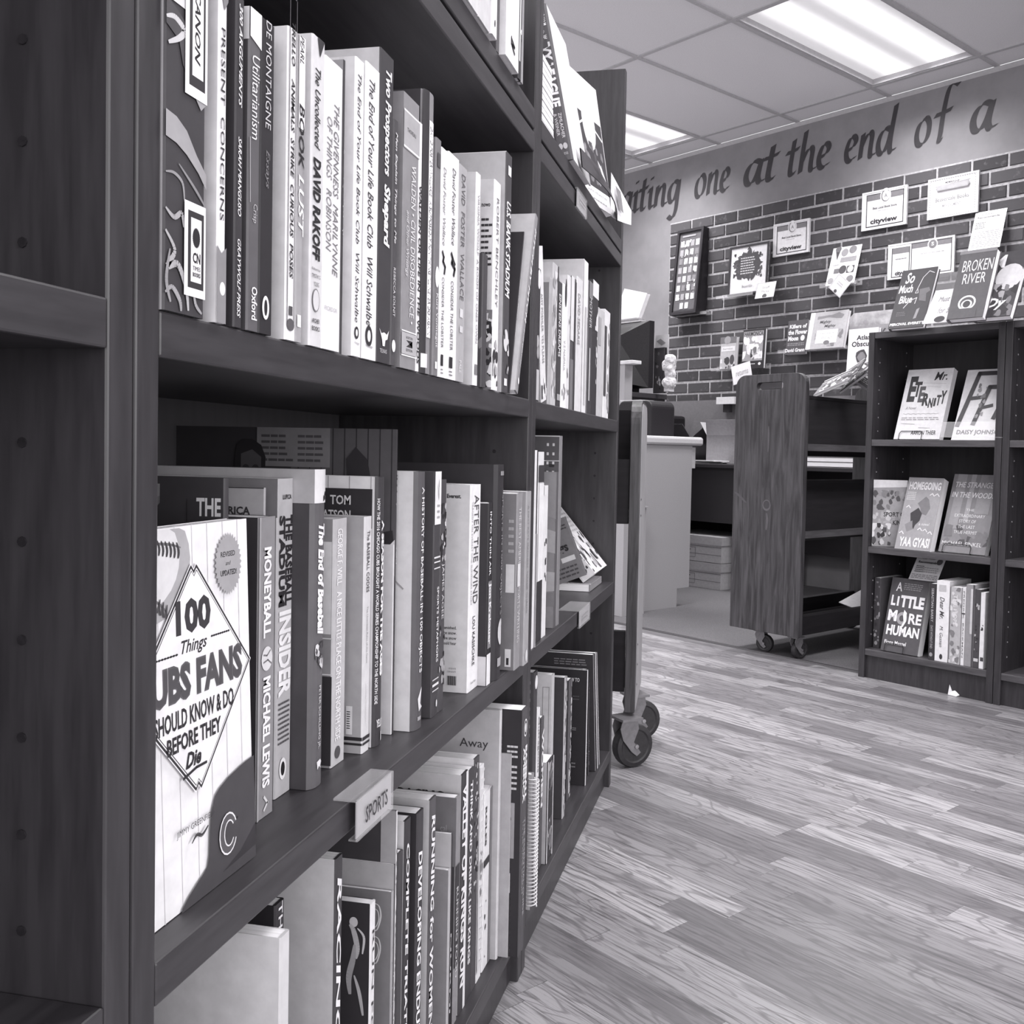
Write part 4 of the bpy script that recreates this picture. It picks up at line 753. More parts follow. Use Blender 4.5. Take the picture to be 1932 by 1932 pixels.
row(ZD, 1400, YB0+.022, [
 dict(s=(1006, 1012, (1013, 1264)), x=-.34, c=92, sp=70, W=.14, L='dark boxy spiral guide standing tall just right of the divider foot', F=[('r', .925, .955, .04*i+.04, .04*i+.055, 205) for i in range(7)], S=[('e', .5, .05, .4, .5, 225)]),
 dict(s=(1013, 1018, (1018, 1334)), c=226, sp=220, L='slim white spine with hand-lettered grey words', S=[('d', 'Outrageous Games', .2, .8, .05, .6, 100, .01)]),
 dict(s=(1021, 1026, (1027, 1350)), c=80, sp=90, L='dark-grey slim spine with big white diagonal letters', S=[('d', 'WOMEN', .15, .85, .08, .6, 235, .04)]),
 dict(s=(1026, 1046, (1046, 1424)), bb=((1019, 1640), (1043, 1617)), W=.14, c=170, sp=60, L='patterned short book with figure drawings and black centre block, pushed forward', S=[('r', 0, .12, 0, 1, 215), ('r', .9, 1, 0, 1, 205), ('b', .15, .85, .02, .3, 24, .22, (110, 150, 70, 170)), ('r', .15, .85, .3, .55, 46), ('b', .15, .85, .58, .98, 26, .22, (110, 150, 80, 60))]),
 dict(s=(1040, 1044, (1044, 1270)), c=192, sp=170, W=.17, L='light book with thin ruled outline on its cover', F=[('o', .9, .97, .07, .9, .005, 130)]),
 dict(s=(1059, 1065, (1064, 1275)), bb=((1059, 1546), (1066, 1539)), c=76, sp=168, W=.15, L='dark cover with speckled pale spine on the bottom shelf', S=[('b', .1, 1, 0, 1, 50, .3, (110, 200, 150))]),
 dict(s=(1067, 1077, (1076, 1279)), bb=((1067, 1512), (1076, 1505)), c=80, sp=96, W=.15, L='slim dark spine speckled with light along one edge', S=[('b', .6, 1, 0, 1, 50, .2, (150, 190)), ('r', .3, .5, .75, .95, 225)]),
 dict(s=(1103, 1106, (1104, 1264)), bb=((1103, 1483), (1106, 1481)), c=52, sp=205, W=.15, L='black cover with small white capitals and sparse print lines', page=226, F=[('t', 'HOW TO', .7, .89, .07, .105, 215, .02), ('x', .8, .9, .22, .27, 2, 90), ('x', .8, .88, .5, .53, 2, 130), ('x', .8, .88, .8, .86, 2, 110)]),
], ge, x0=-.345)
for i, (yo, xx, an, hh, th, cc, ss, lb) in enumerate((
   (2.040, -.350, 4, .235, .006, 56, 90, 'dark thin magazine with twin pale spine dashes, left of the leaning group'),
   (2.056, -.348, 5, .235, .006, 56, 84, 'dark thin magazine right of its twin-dashed neighbour'),
   (2.088, -.338, 13, .272, .007, 70, 120, 'grey-spined magazine first in the leaning group'),
   (2.102, -.336, 13.5, .274, .006, 60, 210, 'white-edged magazine second in the leaning group'),
   (2.116, -.336, 14, .272, .006, 50, 92, 'dark magazine third in the leaning group'),
   (2.130, -.337, 14.5, .27, .005, 60, 190, 'outermost pale-edged magazine of the leaning group'))):
    leanbook(yo, xx, an, hh, th, .21, ZD, c=cc, sp=ss, g='magazines leaning on the bottom shelf', L=lb, n='magazine', cat='magazine',
             F=[('x', .6, .95, .04, .1, 3, 130)] if i > 1 else None,
             S=[('b', .2, .9, 0, .24, 16, .3, (170,)), ('b', .2, .9, .66, 1, 18, .3, (170,))] if i < 2 else [('b', .1, .9, .0, 1, 40, .25, (ss-30, ss+20))])
# ---------------------------------------------------------------- sign holders clipped to the shelf edges
def sign_holder(y0, y1, z_top, z_bot, out, back, label, txt, name='sign_holder'):
    t = root(name, label, 'sign holder', Matrix.Translation((FX, y0, z_top)))
    W = y1-y0; h = z_top-z_bot
    B().box(-back, out, 0, W, 0, .0018).build('top_flap', GLASS, t)
    b = B().box(out, out+.0016, 0, W, -h, .0018); b.box(.001, out, 0, W, -h, -h+.0014)
    b.build('front_plate', GLASS, t)
    B().box(out-.0012, out-.0002, .001, W-.001, -h+.002, -.0005).build('paper_label', T(150), t)
    printed(t, 'lettering', (out+.0016, 0, 0), (0, W, 0), (0, 0, -h), txt, .0003)
    return t
sign_holder(.756, .836, ZB+.0015, .446, .0075, .013, 'clear sign holder with printed section name clipped to the shelf edge in front', [('t', 'SPORTS', .2, .82, .28, .7, 70, .01)])
ya, _ = on_x(1088, 400, FX+.004); yb, _ = on_x(1106, 400, FX+.004)
sign_holder(ya, yb, 1.2245, 1.1925, .004, .0, 'small pale clip label hanging from the top shelf edge', [('x', .2, .8, .3, .7, 2, 170)])
ya, _ = on_x(1093, 1160, FX+.004); yb, _ = on_x(1112, 1160, FX+.004)
sign_holder(ya, yb, ZB+.0015, ZB-.030, .004, .035, 'small grey clip label on the far end of the middle shelf', [('x', .2, .8, .3, .75, 2, 150)])

# ---------------------------------------------------------------- the book trucks
def caster(t, mtx, R=.05, toe=0):
    """swivel caster: a part with its wheel and axle below it"""
    b = B(); b.box(-.03, .03, -.03, .03, 2*R+.014, 2*R+.02)
    prof = [(-.022, 2*R+.014), (.022, 2*R+.014), (.026, 2*R-.01), (.012, R+.012), (.033, R-.016), (.022, R-.024), (.006, R-.012), (-.02, R+.02), (-.028, 2*R-.005)]
    for y in (-.0185, .016): b.prism([(x+.0, z) for x, z in prof], y, y+.0025, 1)
    f = b.build('caster', STEEL, t, mtx)
    w = B().lathe([(.0001, -.013), (R-.016, -.013), (R-.012, -.015), (R-.002, -.013), (R, -.008), (R, .008), (R-.002, .013), (R-.012, .015), (R-.016, .013), (.0001, .013)], 30, 'y', 0, (.02, 0, R)).build('wheel', RUBBER, f, smooth=False)
    B().lathe([(.0001, -.021), (.0055, -.021), (.0055, .021), (.0001, .021)], 10, 'y', 0, (.02, 0, R)).build('axle', METAL, f)
    return f
def rounded(w, z0, z1, r, k=6):
    p = [(0, z0), (w, z0)]
    for c, a0 in (((w-r, z1-r), 0), ((r, z1-r), 90)):
        p += [(c[0]+r*math.cos(math.radians(a0+90*i/k)), c[1]+r*math.sin(math.radians(a0+90*i/k))) for i in range(k+1)]
    return p
def end_panel(t, W, z0, z1, th, y, mat, slot, mats2=None, name='end_panel', r=.045):
    """slotted end board in the local x-z plane"""
    me = B(); out = rounded(W, z0, z1, r); cx, cz = W/2, z1-.045; a, h = .062, .014
    sl = [(cx+(a-h)*(1 if math.cos(q) >= 0 else -1)+h*math.cos(q), cz+h*math.sin(q)) for q in [math.radians(-90+i*22.5) for i in range(17)]]
    # a board with a slot hole: filled by bmesh
    bm = bmesh.new()
    def loop(pts): 
        vs = [bm.verts.new((x, y, z)) for x, z in pts]
        return [bm.edges.new((vs[i], vs[(i+1) % len(vs)])) for i in range(len(vs))]
    E_ = loop(out)
    if slot:
        q = [(cx+(a-h)+h*math.cos(math.radians(d)), cz+h*math.sin(math.radians(d))) for d in range(-90, 91, 30)]+[(cx-(a-h)+h*math.cos(math.radians(d)), cz+h*math.sin(math.radians(d))) for d in range(90, 271, 30)]
        E_ += loop(q)
    bmesh.ops.triangle_fill(bm, edges=E_, use_beauty=True)
    g = bmesh.ops.extrude_face_region(bm, geom=bm.faces[:])
    bmesh.ops.translate(bm, vec=(0, th, 0), verts=[v for v in g['geom'] if isinstance(v, bmesh.types.BMVert)])
    bmesh.ops.recalc_face_normals(bm, faces=bm.faces)
    m = bpy.data.meshes.new(name); bm.to_mesh(m); bm.free(); m.materials.append(mat)
    o = bpy.data.objects.new(name, m); C.objects.link(o); o.parent = t
    bv = o.modifiers.new('bevel', 'BEVEL'); bv.width = .005; bv.segments = 2; bv.limit_method = 'ANGLE'; bv.angle_limit = math.radians(60)
    return o
# truck 2: aligned with the room, end board towards us
PW = .325; LG = .86
t2 = root('book_truck', 'dark worn wooden book truck with slotted end board, behind the display case', 'book truck', room(-2.141-PW, 3.135, .004), 'wooden book trucks')
end_panel(t2, PW, .088, 1.085, .024, 0, CART, True)
end_panel(t2, PW, .088, 1.085, .024, LG, CART, True)
DK = MIX('dark_truck_shelf', 22, 30, 9, (6, .6, 6), rough=.6, spec=.2)
LIP = MIX('truck_shelf_edge', 66, 88, 12, (6, .6, 6), rough=.5)
def vee(t, z0, z1, W=PW, L=LG, th=.018):
    mid = W/2
    b = B()
    for sg in (-1, 1):
        x0 = mid+sg*.02; x1 = mid+sg*(W/2-.012)
        # sloping back from the ridge to the trough and the tray rising to the outer lip
        bx = mid+sg*.05
        b.prism([(x0, z1), (x0+sg*th, z1), (bx+sg*.045, z0+.0), (bx+sg*.03, z0-.012)], .0245, L-.0005, 1)
        b.prism([(bx+sg*.03, z0-.012), (bx+sg*.045, z0+.004), (x1, z0+.03), (x1, z0+.012)], .0245, L-.0005, 1)
    b.box(mid-.04, mid+.04, .0245, L-.0005, z1-.001, z1+.012)
    s = b.build('sloping_shelf', DK, t)
    l = B()
    for sg in (-1, 1): l.prism([(mid+sg*(W/2-.012), z0+.008), (mid+sg*(W/2), z0+.008), (mid+sg*(W/2), z0+.034), (mid+sg*(W/2-.012), z0+.034)], .0245, L-.0005, 1)
    l.build('shelf_lip', LIP, s)
    st = B()
    for i in range(6):
        y = .07+i*.135
        st.box(mid+.075, mid+.078, y, y+.006, z0+.018, z0+.075)
    return s
printed(t2, 'wood_knot', (0, 0, 1.085), (PW, 0, 0), (0, 0, -1.0), [('p', [(.5+.06*math.cos(i*.524), .505+.022*math.sin(i*.524)) for i in range(12)], 104), ('p', [(.5+.046*math.cos(i*.524), .503+.016*math.sin(i*.524)) for i in range(12)], 74), ('s', [(.5, .535), (.515, .56), (.505, .6)], .035, 100), ('s', [(.5, .2), (.505, .24), (.5, .3)], .025, 96), ('s', [(.02, .46), (.1, .475), (.2, .5)], .03, 92)], .0004)
vee(t2, .785, 1.00); vee(t2, .455, .665)
for xx in (.0, PW-.03): B().box(xx, xx+.028, .0245, LG-.0005, .095, .165).build('bottom_rail', DK, t2)
B().box(.03, PW-.03, .0245, LG-.0005, .095, .108).build('bottom_shelf', DK, t2)
for (x, y, a) in ((PW-.035, .04, 80), (.12, .05, 10), (PW-.035, LG-.03, 60), (.05, LG-.03, 200)):
    caster(t2, Matrix.Translation((x, y, 0)) @ Matrix.Rotation(math.radians(a), 4, 'Z') @ Matrix.Scale(.78, 4), .045)
# truck 1: seen edge-on just past the bookcase end
M1 = Matrix.Translation((-.2945, 2.393, 0)) @ Matrix.Rotation(math.radians(94.3), 4, 'Z')   # local x runs away from us, y to the left
t1 = root('book_truck', 'book truck seen edge-on, its worn board and two wheels right of the bookcases', 'book truck', M1, 'wooden book trucks')
P1 = .31
p = end_panel(t1, P1, .135, .905, .026, 0, CART, False, r=.06)
pf = B().prism(rounded(P1-.012, .142, .897, .055), -.0015, -.0003, 1).build('panel_face', CARTL, t1, Matrix.Translation((.006, 0, 0)))
end_panel(t1, P1, .135, .905, .026, .84, CART, False, r=.06)
B().box(.006, .024, .0275, .84, .60, .758).build('upper_rail', DK, t1)
B().box(P1-.03, P1-.01, .0275, .84, .62, .89).build('back_rail', DK, t1)
B().box(.006, .024, .0275, .84, .185, .335).build('lower_rail', DK, t1)
B().box(.024, P1-.03, .0275, .84, .60, .614).build('shelf', DK, t1)
B().box(.024, P1-.03, .0275, .84, .19, .204).build('shelf', DK, t1)
sc_ = B()
for z in (.62, .66, .30, .25, .2): sc_.lathe([(.0001, 0), (.004, -.0005), (.0001, -.0025)], 8, 'y', 0, (.03, -.0016, z))
sc_.build('screw_heads', METAL, t1)['kind'] = 'stuff'
for (x, y, a) in ((.0, .02, -52), (.24, .012, -60), (.04, .82, 30), (.27, .82, 90)):
    caster(t1, Matrix.Translation((x, y, 0)) @ Matrix.Rotation(math.radians(a), 4, 'Z') @ Matrix.Diagonal((1, 1, 1, 1)), .0535)

# ---------------------------------------------------------------- things placed against a vertical quad of the room
def facing(tl, bl, br, m=None, z=None, flat=False):
    """frame for a flat thing facing the aisle: local x right, y away, z up; bottom-left at its real place"""
    if m is None:
        d = ray(*bl); tt = (z-CH)/d.z; m = d.dot(n2)*tt
    s0, z0 = on_m(bl[0], bl[1], m)
    if z is not None: z0 = z
    s1, zr = on_m(br[0], br[1], m)
    if flat: s1 = max(s1, s0+.01); zt = on_m(tl[0], tl[1], m)[1]; mt = m
    else:
        d = ray(*tl); mt = s0*d.dot(n2)/d.dot(e2); zt = on_m(tl[0], tl[1], mt)[1]
        mt = max(mt, m)
    H = math.hypot(zt-z0, mt-m); a = math.atan2(mt-m, zt-z0)
    return room(s0, m, z0) @ Matrix.Rotation(-a, 4, 'X'), s1-s0, H, a
def sheet(name, label, cat, fr, tone, ops, th=.004, group=None, frame=None, lift=.0008):
    M, W, H, a = fr
    t = root(name, label, cat, M, group)
    B().box(0, W, 0, th, 0, H).build('panel', T(tone), t)
    if frame:
        fw, ft, fd, f0 = frame
        b = B()
        for x0, x1, z0, z1 in ((0, fw, 0, H), (W-fw, W, 0, H), (fw, W-fw, 0, fw), (fw, W-fw, H-fw, H)): b.box(x0, x1, -f0, max(th, fd), z0, z1)
        b.build('picture_frame', T(ft, .35), t)
    if ops: printed(t, 'print', (0, 0, H), (W, 0, 0), (0, 0, -H), ops, lift, step=.0001)
    return t, W, H
def rot_in_plane(fr, deg):
    M, W, H, a = fr; return (M @ Matrix.Translation((W/2, 0, H/2)) @ Matrix.Rotation(math.radians(deg), 4, 'Y') @ Matrix.Translation((-W/2, 0, -H/2)), W, H, a)
def ledge(s0, s1, z, label):
    t = root('wall_ledge', label, 'ledge', room(s0, WALL-.026, z), 'clear wall ledges')
    B().box(0, s1-s0, -.06, 0, -.003, 0).build('tray', GLASS, t)
    B().box(0, s1-s0, -.062, -.0602, -.003, .016).build('front_lip', GLASS, t)
    B().box(0, s1-s0, -.0008, 0, 0, .03).build('back_plate', GLASS, t)
    for x in (.02, s1-s0-.02): B().lathe([(.0001, -.004), (.004, -.003), (.0045, 0)], 8, 'y', 0, (x, -.0009, .02)).build('screw', METAL, t)
WF = WALL-.03
gw = 'framed notices on the brick wall'
# deep frame with rows of small pictures
fr = facing((1281, 437), (1265, 596), (1314, 591), m=4.93)
t, W, H = sheet('shadow_box', 'deep dark frame holding rows of tiny pictures, leftmost on the bricks', 'frame', fr, 96,
   [('r', .1, .9, .06, .95, 108)]+[('r', .15+.19*c, .28+.19*c, .13+.105*r_, .2+.105*r_, random.Random(c*9+r_).choice((120, 150, 200, 230, 236, 240))) for r_ in range(8) for c in range(4) if not (r_ == 7 and c in (0, 3))]+[('r', .2, .7, .07, .09, 150), ('b', .15, .85, .12, .9, 30, .05, (90, 230, 130))], th=.01, frame=(.018, 58, .09, .012), lift=.002)
ledge(fr[0].translation.dot(e2)-.03, fr[0].translation.dot(e2)+.28, fr[0].translation.z-.004, 'clear ledge carrying the deep dark frame on the brick wall')
fr = facing((1378, 468), (1373, 560), (1447, 552), m=4.97)
def blob(cx, cy, r, k, seed, jag=.18, ya=1):
    g_ = random.Random(seed); return [(cx+r*(1-jag*g_.random())*math.cos(2*math.pi*i/k), cy+ya*r*(1-jag*g_.random())*math.sin(2*math.pi*i/k)) for i in range(k)]
sheet('picture', 'framed print of a dark round wreath with pale lettering, on the brick wall', 'picture', fr, 226,
   [('p', blob(.48, .42, .4, 60, 5, .28, .85), 84), ('p', [(.45, .1), (.5, .03), (.56, .1)], 84), ('b', .12, .85, .15, .68, 40, .05, (70, 84, 100)), ('x', .3, .66, .24, .6, 7, 190), ('t', 'Beaverdale', .36, .62, .8, .86, 150)], th=.006, frame=(.012, 70, .02, .006), lift=.001)
ledge(fr[0].translation.dot(e2)-.09, fr[0].translation.dot(e2)+.2, fr[0].translation.z-.004, 'clear ledge under the wreath picture')
sheet('note_card', 'small cream card with faint handwriting overlapping the wreath picture', 'card', facing((1430, 535), (1424, 564), (1459, 566), m=4.94), 228, [('t', 'Staff', .3, .7, .25, .4, 140), ('t', 'Picks', .3, .7, .5, .65, 150), ('e', .5, .88, .12, .1, 80), ('o', 0, 1, 0, 1, .02, 190)], th=.0015)
def cert(tl, bl, br, label, ops, tone=240, frame=True):
    f = facing(tl, bl, br, m=WF-.004, flat=True)
    return sheet('certificate', label, 'certificate', f, tone, ops, th=.006, group=gw, frame=(.009, 232, .012, .002) if frame else None)
cv = [('o', .1, .93, .08, .93, .018, 70), ('r', .12, .91, .1, .24, 120), ('e', .53, .17, .12, .15, 240), ('e', .53, .17, .1, .125, 120), ('e', .54, .17, .085, .105, 225), ('t', 'A', .5, .57, .12, .22, 120, .02), ('t', 'Best Local Book Store', .25, .78, .42, .48, 90, .02), ('x', .36, .62, .52, .55, 1, 180), ('t', 'cityview', .2, .8, .73, .89, 66, .035)]
cert((1456, 425), (1458, 486), (1526, 478), 'white-framed award with round seal, smaller one right above the wreath picture', cv)
cert((1628, 365), (1625, 437), (1710, 421), 'white-framed award with round seal, middle of the wall right under the lettering', cv)
zz = [('p', [(a, b0), (a+.02, b0+.01), (a+.02, b0+.03), (a, b0+.02)], 150) for b0 in (.04, .94) for a in [.05+.045*i for i in range(20)]]+[('p', [(a0, b), (a0+.02, b+.01), (a0+.02, b+.03), (a0, b+.02)], 150) for a0 in (.045, .935) for b in [.08+.06*i for i in range(14)]]
cert((1752, 340), (1749, 416), (1845, 398), 'bordered certificate with grey ribbon banner, highest on the brick wall', zz+[('t', 'MEMBERSHIP', .36, .64, .13, .18, 70, .02), ('p', [(.13, .22), (.87, .16), (.82, .2), (.84, .26), (.8, .33), (.2, .33), (.17, .27), (.2, .25)], 150), ('r', .2, .8, .2, .31, 165), ('t', 'Beaverdale Books', .17, .83, .5, .6, 110, .01), ('t', 'IMPROVEMENT', .3, .68, .68, .75, 140, .01)], frame=True)
cert((1680, 462), (1674, 529), (1800, 506), 'wide white frame of two awards, half hidden behind the standing books', [('o', .06, .34, .12, .95, .012, 70), ('r', .07, .33, .13, .28, 120), ('o', .36, .96, .06, .95, .01, 70), ('r', .37, .95, .08, .2, 120), ('e', .68, .16, .075, .3*.25, 236), ('e', .68, .16, .06, .06, 120), ('t', 'S', .66, .7, .1, .2, 236, .02), ('x', .12, .3, .42, .46, 1, 110), ('x', .5, .85, .36, .4, 1, 180), ('t', 'cityview', .12, .36, .78, .93, 66, .035)])
M, W, H, a = rot_in_plane(facing((1573, 468), (1557, 540), (1611, 541), m=4.96), 0)
sheet('food_card', 'white card printed with small food drawings, propped on the brick wall', 'card', (M, W, H, a), 236,
   [('p', [(.1, .06), (.28, .08), (.22, .35)], 90), ('e', .2, .06, .1, .1, 110), ('e', .45, .17, .12, .13, 150), ('e', .72, .12, .13, .13, 130), ('r', .35, .9, .3, .42, 150), ('r', .2, .38, .58, .7, 110), ('e', .5, .62, .13, .14, 90), ('r', .64, .9, .54, .72, 90), ('e', .77, .63, .1, .11, 220), ('e', .15, .88, .1, .1, 150), ('e', .82, .88, .12, .11, 120), ('x', .12, .35, .46, .5, 1, 170)], th=.002)
ledge(M.translation.dot(e2)-.04, M.translation.dot(e2)+.2, M.translation.z-.004, 'clear ledge under the food-drawing card')
f2 = facing((1561, 518), (1561, 565), (1605, 562), m=4.93, flat=True); M, W, H, a = f2
t, _, _ = sheet('diamond_card', 'pale square card set on its corner below the food-drawing card', 'card', (M @ Matrix.Translation((W/2, 0, H/2)) @ Matrix.Rotation(math.radians(42), 4, 'Y') @ Matrix.Translation((-.05, 0, -.05)), .1, .1, a), 234, [('o', .03, .97, .03, .97, .02, 195), ('e', .5, .88, .1, .1, 100), ('x', .3, .7, .3, .55, 2, 190)], th=.0015)
# notice hanging above the display case
f = facing((1841, 402), (1826, 474), (1886, 462), m=4.95)
sheet('notice', 'printed white notice sheet at the right edge, above the leaning dark books', 'notice', f, 236, [('t', 'City News', .12, .6, .06, .11, 110, .01), ('t', 'Recommends', .1, .8, .13, .18, 100, .02), ('x', .08, .4, .28, .46, 4, 110), ('x', .08, .95, .52, .95, 9, 150)], th=.0015)
# books standing on clear ledges on the bricks
gb = 'books shown face-out on the brick wall'
def wallbook(tl, bl, br, label, tone, ops, m=4.955, th=.025, spine=None, hard=True, side='L', z=None, g=gb, dm=0, page=None):
    M, W, H, a = facing(tl, bl, br, m=m, z=z)
    return book(M, W, H, th, label, g, tone, spine, side, hard, fp=ops, lift=.0006, page=page), M, W, H
wallbook((1360, 637), (1356, 697), (1386, 692), 'pale narrow face-out book, left of the pair under the wreath picture', 176, [('r', 0, 1, .0, .2, 110), ('e', .45, .1, .2, .2, 150), ('r', .1, .95, .3, .45, 222), ('t', 'harvest', .2, .8, .34, .4, 120), ('b', 0, 1, .65, 1, 12, .14, (90, 220, 130)), ('e', .5, .75, .15, .2, 80), ('e', .8, .72, .14, .25, 90)], th=.03)
wallbook((1402, 623), (1397, 697), (1440, 697), 'busy pictured face-out book, right of the pair under the wreath picture', 66, [('r', .05, .92, .05, .95, 150), ('b', .05, .92, .18, .75, 20, .2, (240, 236, 220)), ('t', 'HARMONICA', .1, .9, .06, .17, 60, .02), ('b', .4, .9, .45, .85, 10, .12, (110, 150, 70, 200)), ('r', 0, 1, .8, 1, 56), ('x', .3, .65, .86, .9, 1, 230), ('e', .82, .88, .06, .05, 240)], th=.022)
ledge(on_m(1346, 700, 4.99)[0], on_m(1448, 700, 4.99)[0], on_m(1356, 697, 4.955)[1]-.004, 'clear ledge under the pair of books left of the truck')
wallbook((1487, 606), (1480, 670), (1519, 664), 'dark face-out book with heavy white words, on the bricks beside the pale picture book', 96, [('t', 'Killers of', .12, .95, .12, .24, 236, .04), ('t', 'the Flower', .08, 1, .28, .42, 236, .04), ('t', 'Moon', .1, .6, .46, .6, 236, .05), ('e', .8, .53, .1, .12, 225), ('x', .1, .9, .66, .76, 2, 150), ('t', 'David Grann', .02, .95, .82, .93, 230, .04)])
_, M, W, H = wallbook((1531, 591), (1519, 660), (1590, 662), 'pale picture book with a white label, white along the spine edge, on the bricks', 170, [('r', 0, .12, 0, 1, 232), ('p', [(.2, .12), (.6, .1), (.75, .05), (.9, .12), (.85, .22), (.7, .2), (.5, .16), (.2, .2)], 130), ('t', 'Mighty', .28, .58, .24, .34, 80, .01, .2), ('t', 'Mighty', .42, .72, .36, .45, 80, .01, .2), ('b', .2, .95, .5, .95, 14, .08, (120, 150)), ('r', .24, .8, .5, .86, 238), ('x', .32, .72, .58, .62, 1, 170), ('t', 'PICK!', .4, .66, .68, .75, 160), ('e', .54, .84, .08, .05, 110)], m=4.94)  # white strip printed down the spine edge
ledge(on_m(1472, 676, 4.99)[0], on_m(1602, 676, 4.99)[0], on_m(1519, 660, 4.94)[1]-.004, 'clear ledge under the white-worded book and pale picture book')
# rounded bag behind the white travel book
M, W, H, a = facing((1602, 592), (1600, 652), (1692, 640), m=5.0, flat=True)
t = root('book_bag', 'rounded pale pouch lettered in grey, behind the white book near the display case', 'bag', M)
b = B().prism([(0, 0), (W, 0), (W, H-.03), (W-.03, H), (.03, H), (0, H-.03)], 0, .018, 1); b.build('pouch', MIX('grey_cloth', 140, 190, 14, rough=.8), t)
printed(t, 'lettering', (0, 0, H), (W, 0, 0), (0, 0, -H), [('r', 0, 1, .42, .95, 150), ('t', 'THINK', .2, .8, .55, .85, 100, .03)], .0008)
_, M, W, H = wallbook((1601, 622), (1595, 704), (1652, 703), 'white face-out book with a dark tilted cavern shape, beside the display case', 236, [('t', 'Atlas', .3, .75, .15, .26, 60, .02), ('t', 'Obscura', .15, .9, .29, .41, 60, .02), ('p', blob(.48, .63, .22, 12, 3, .25, .8), 90), ('p', blob(.5, .65, .15, 10, 9, .25, .8), 130), ('p', [(.6, .8), (1, .7), (1, 1), (.8, 1)], 150), ('x', .85, .93, .48, .5, 1, 60)], m=4.9, side='L')
ledge(on_m(1587, 708, 4.96)[0], on_m(1660, 708, 4.96)[0], on_m(1595, 704, 4.9)[1]-.004, 'clear ledge under the white cavern-shape book')

# ---------------------------------------------------------------- display case on the right
DM, DS0, DS1 = 3.118, -1.877, -1.40
def display(s0, s1, label, grp):
    t = root('display_case', label, 'bookcase', room(s0, DM, 0), grp)
    W = s1-s0; p_ = .022; D = .27
    B().box(0, p_, 0, D, 0, 1.213).build('side_panel', CASE, t, bevel=.0015)
    B().box(W-p_, W, 0, D, 0, 1.213).build('side_panel', CASE, t, bevel=.0015)
    B().box(0, W, D, D+.006, .02, 1.213).build('back_panel', MIX('case_back', 48, 56, 8, (6, 6, .6), rough=.6), t)
    for z in (1.213, .839, .464, .103): B().box(p_, W-p_, .002, D, z-.022, z).build('shelf', MIX('dark_stained_veneer_x', 60, 80, 14, (.6, 6, 6), rough=.42), t, bevel=.0012)
    B().box(p_, W-p_, .012, .03, .0, .081).build('toe_board', CASE, t)
    h = B()
    for y in (.04, .22):
        for i in range(22):
            z = .15+.048*i
            if all(abs(z-q+.011) > .018 for q in (1.213, .839, .464, .103)): h.lathe([(.0001, 0), (.0026, 0), (.0026, .0008)], 7, 'x', 0, (p_+.0001, y, z))
    h.build('peg_holes', T(150), t)['kind'] = 'stuff'
display(DS0, DS1, 'low dark display case of face-out books at the right of the floor', 'low display cases')
display(DS1+.002, DS1+.48, 'display case continuing at the right edge, only its side panel inside the picture', 'low display cases')
def easel(M, W, label, th, at_=.12, w=.42):
    """thin black wire stand holding a face-out book"""
    t = root('wire_easel', label, 'stand', M, 'black wire stands')
    r_ = .0013; z = .028
    x0, x1 = W*at_, W*(at_+w)
    f = -.0045
    B().tube([(x0, th, .0), (x0, f, -.0005), (x0, f, z*.7), (x0+.006, f, z), (x1-.006, f, z), (x1, f, z*.7), (x1, f, -.0005), (x1, th, .0)], r_, 5).build('wire_front', BLACK, t)
    B().tube([(x0, th+.002, .0), (x0+.01, th+.002, .12), (x1-.01, th+.002, .12), (x1, th+.002, .0)], r_, 5).build('wire_back', BLACK, t)
gD = 'face-out books in the display case'
def dbook(tl, bl, br, z, label, tone, ops, th=.028, stand=None, m=.04, **kw):
    M, W, H, a = facing(tl, bl, br, m=DM+m, z=z)
    M = Matrix.Translation((0, 0, .003 if stand else .001)) @ M
    b_ = book(M, W, H, th, label, gD, tone, kw.get('spine'), kw.get('side', 'L'), kw.get('hard', False), fp=ops, lift=.0006)
    if stand: easel(M, W, stand, th, kw.get('at', .12), kw.get('w', .5))
    return M, W, H
wv = lambda b_, t_=150: ('l', [(.1+.055*i, b_+(.008 if i % 2 else -.002)) for i in range(15)], .008, t_)
dbook((1715, 700), (1686, 823), (1772, 827), .839, 'pale book with jumbled dark capitals, left on the upper display shelf', 226,
  [('r', 0, 1, 0, 1, 218), ('t', 'E', .1, .27, .1, .47, 62, .04), ('t', 'T', .22, .38, .18, .4, 62, .04), ('t', 'E', .35, .48, .25, .48, 96, .05), ('t', 'R', .46, .6, .35, .53, 60, .05), ('t', 'N', .6, .7, .42, .56, 60, .05), ('t', 'i', .71, .76, .42, .54, 60, .05), ('t', 'T', .76, .86, .38, .53, 60, .04), ('t', 'Y', .84, .96, .32, .51, 60, .04), ('t', 'Mr.', .62, .9, .05, .17, 60, .015, .3), ('l', [(.4, .2), (.9, .22)], .008, 170), ('l', [(.5, .25), (.8, .27)], .008, 175), ('t', 'A Novel', .12, .36, .54, .58, 120, 0, .3), wv(.64), ('x', .08, .9, .69, .74, 2, 140), ('l', [(.1, .78), (.4, .79)], .01, 150), ('l', [(.5, .84), (.75, .845)], .01, 160), ('t', 'AARON THIER', .36, .9, .88, .94, 60, .01)],
  stand='black wire stand in front of the jumbled-capitals book', th=.026)
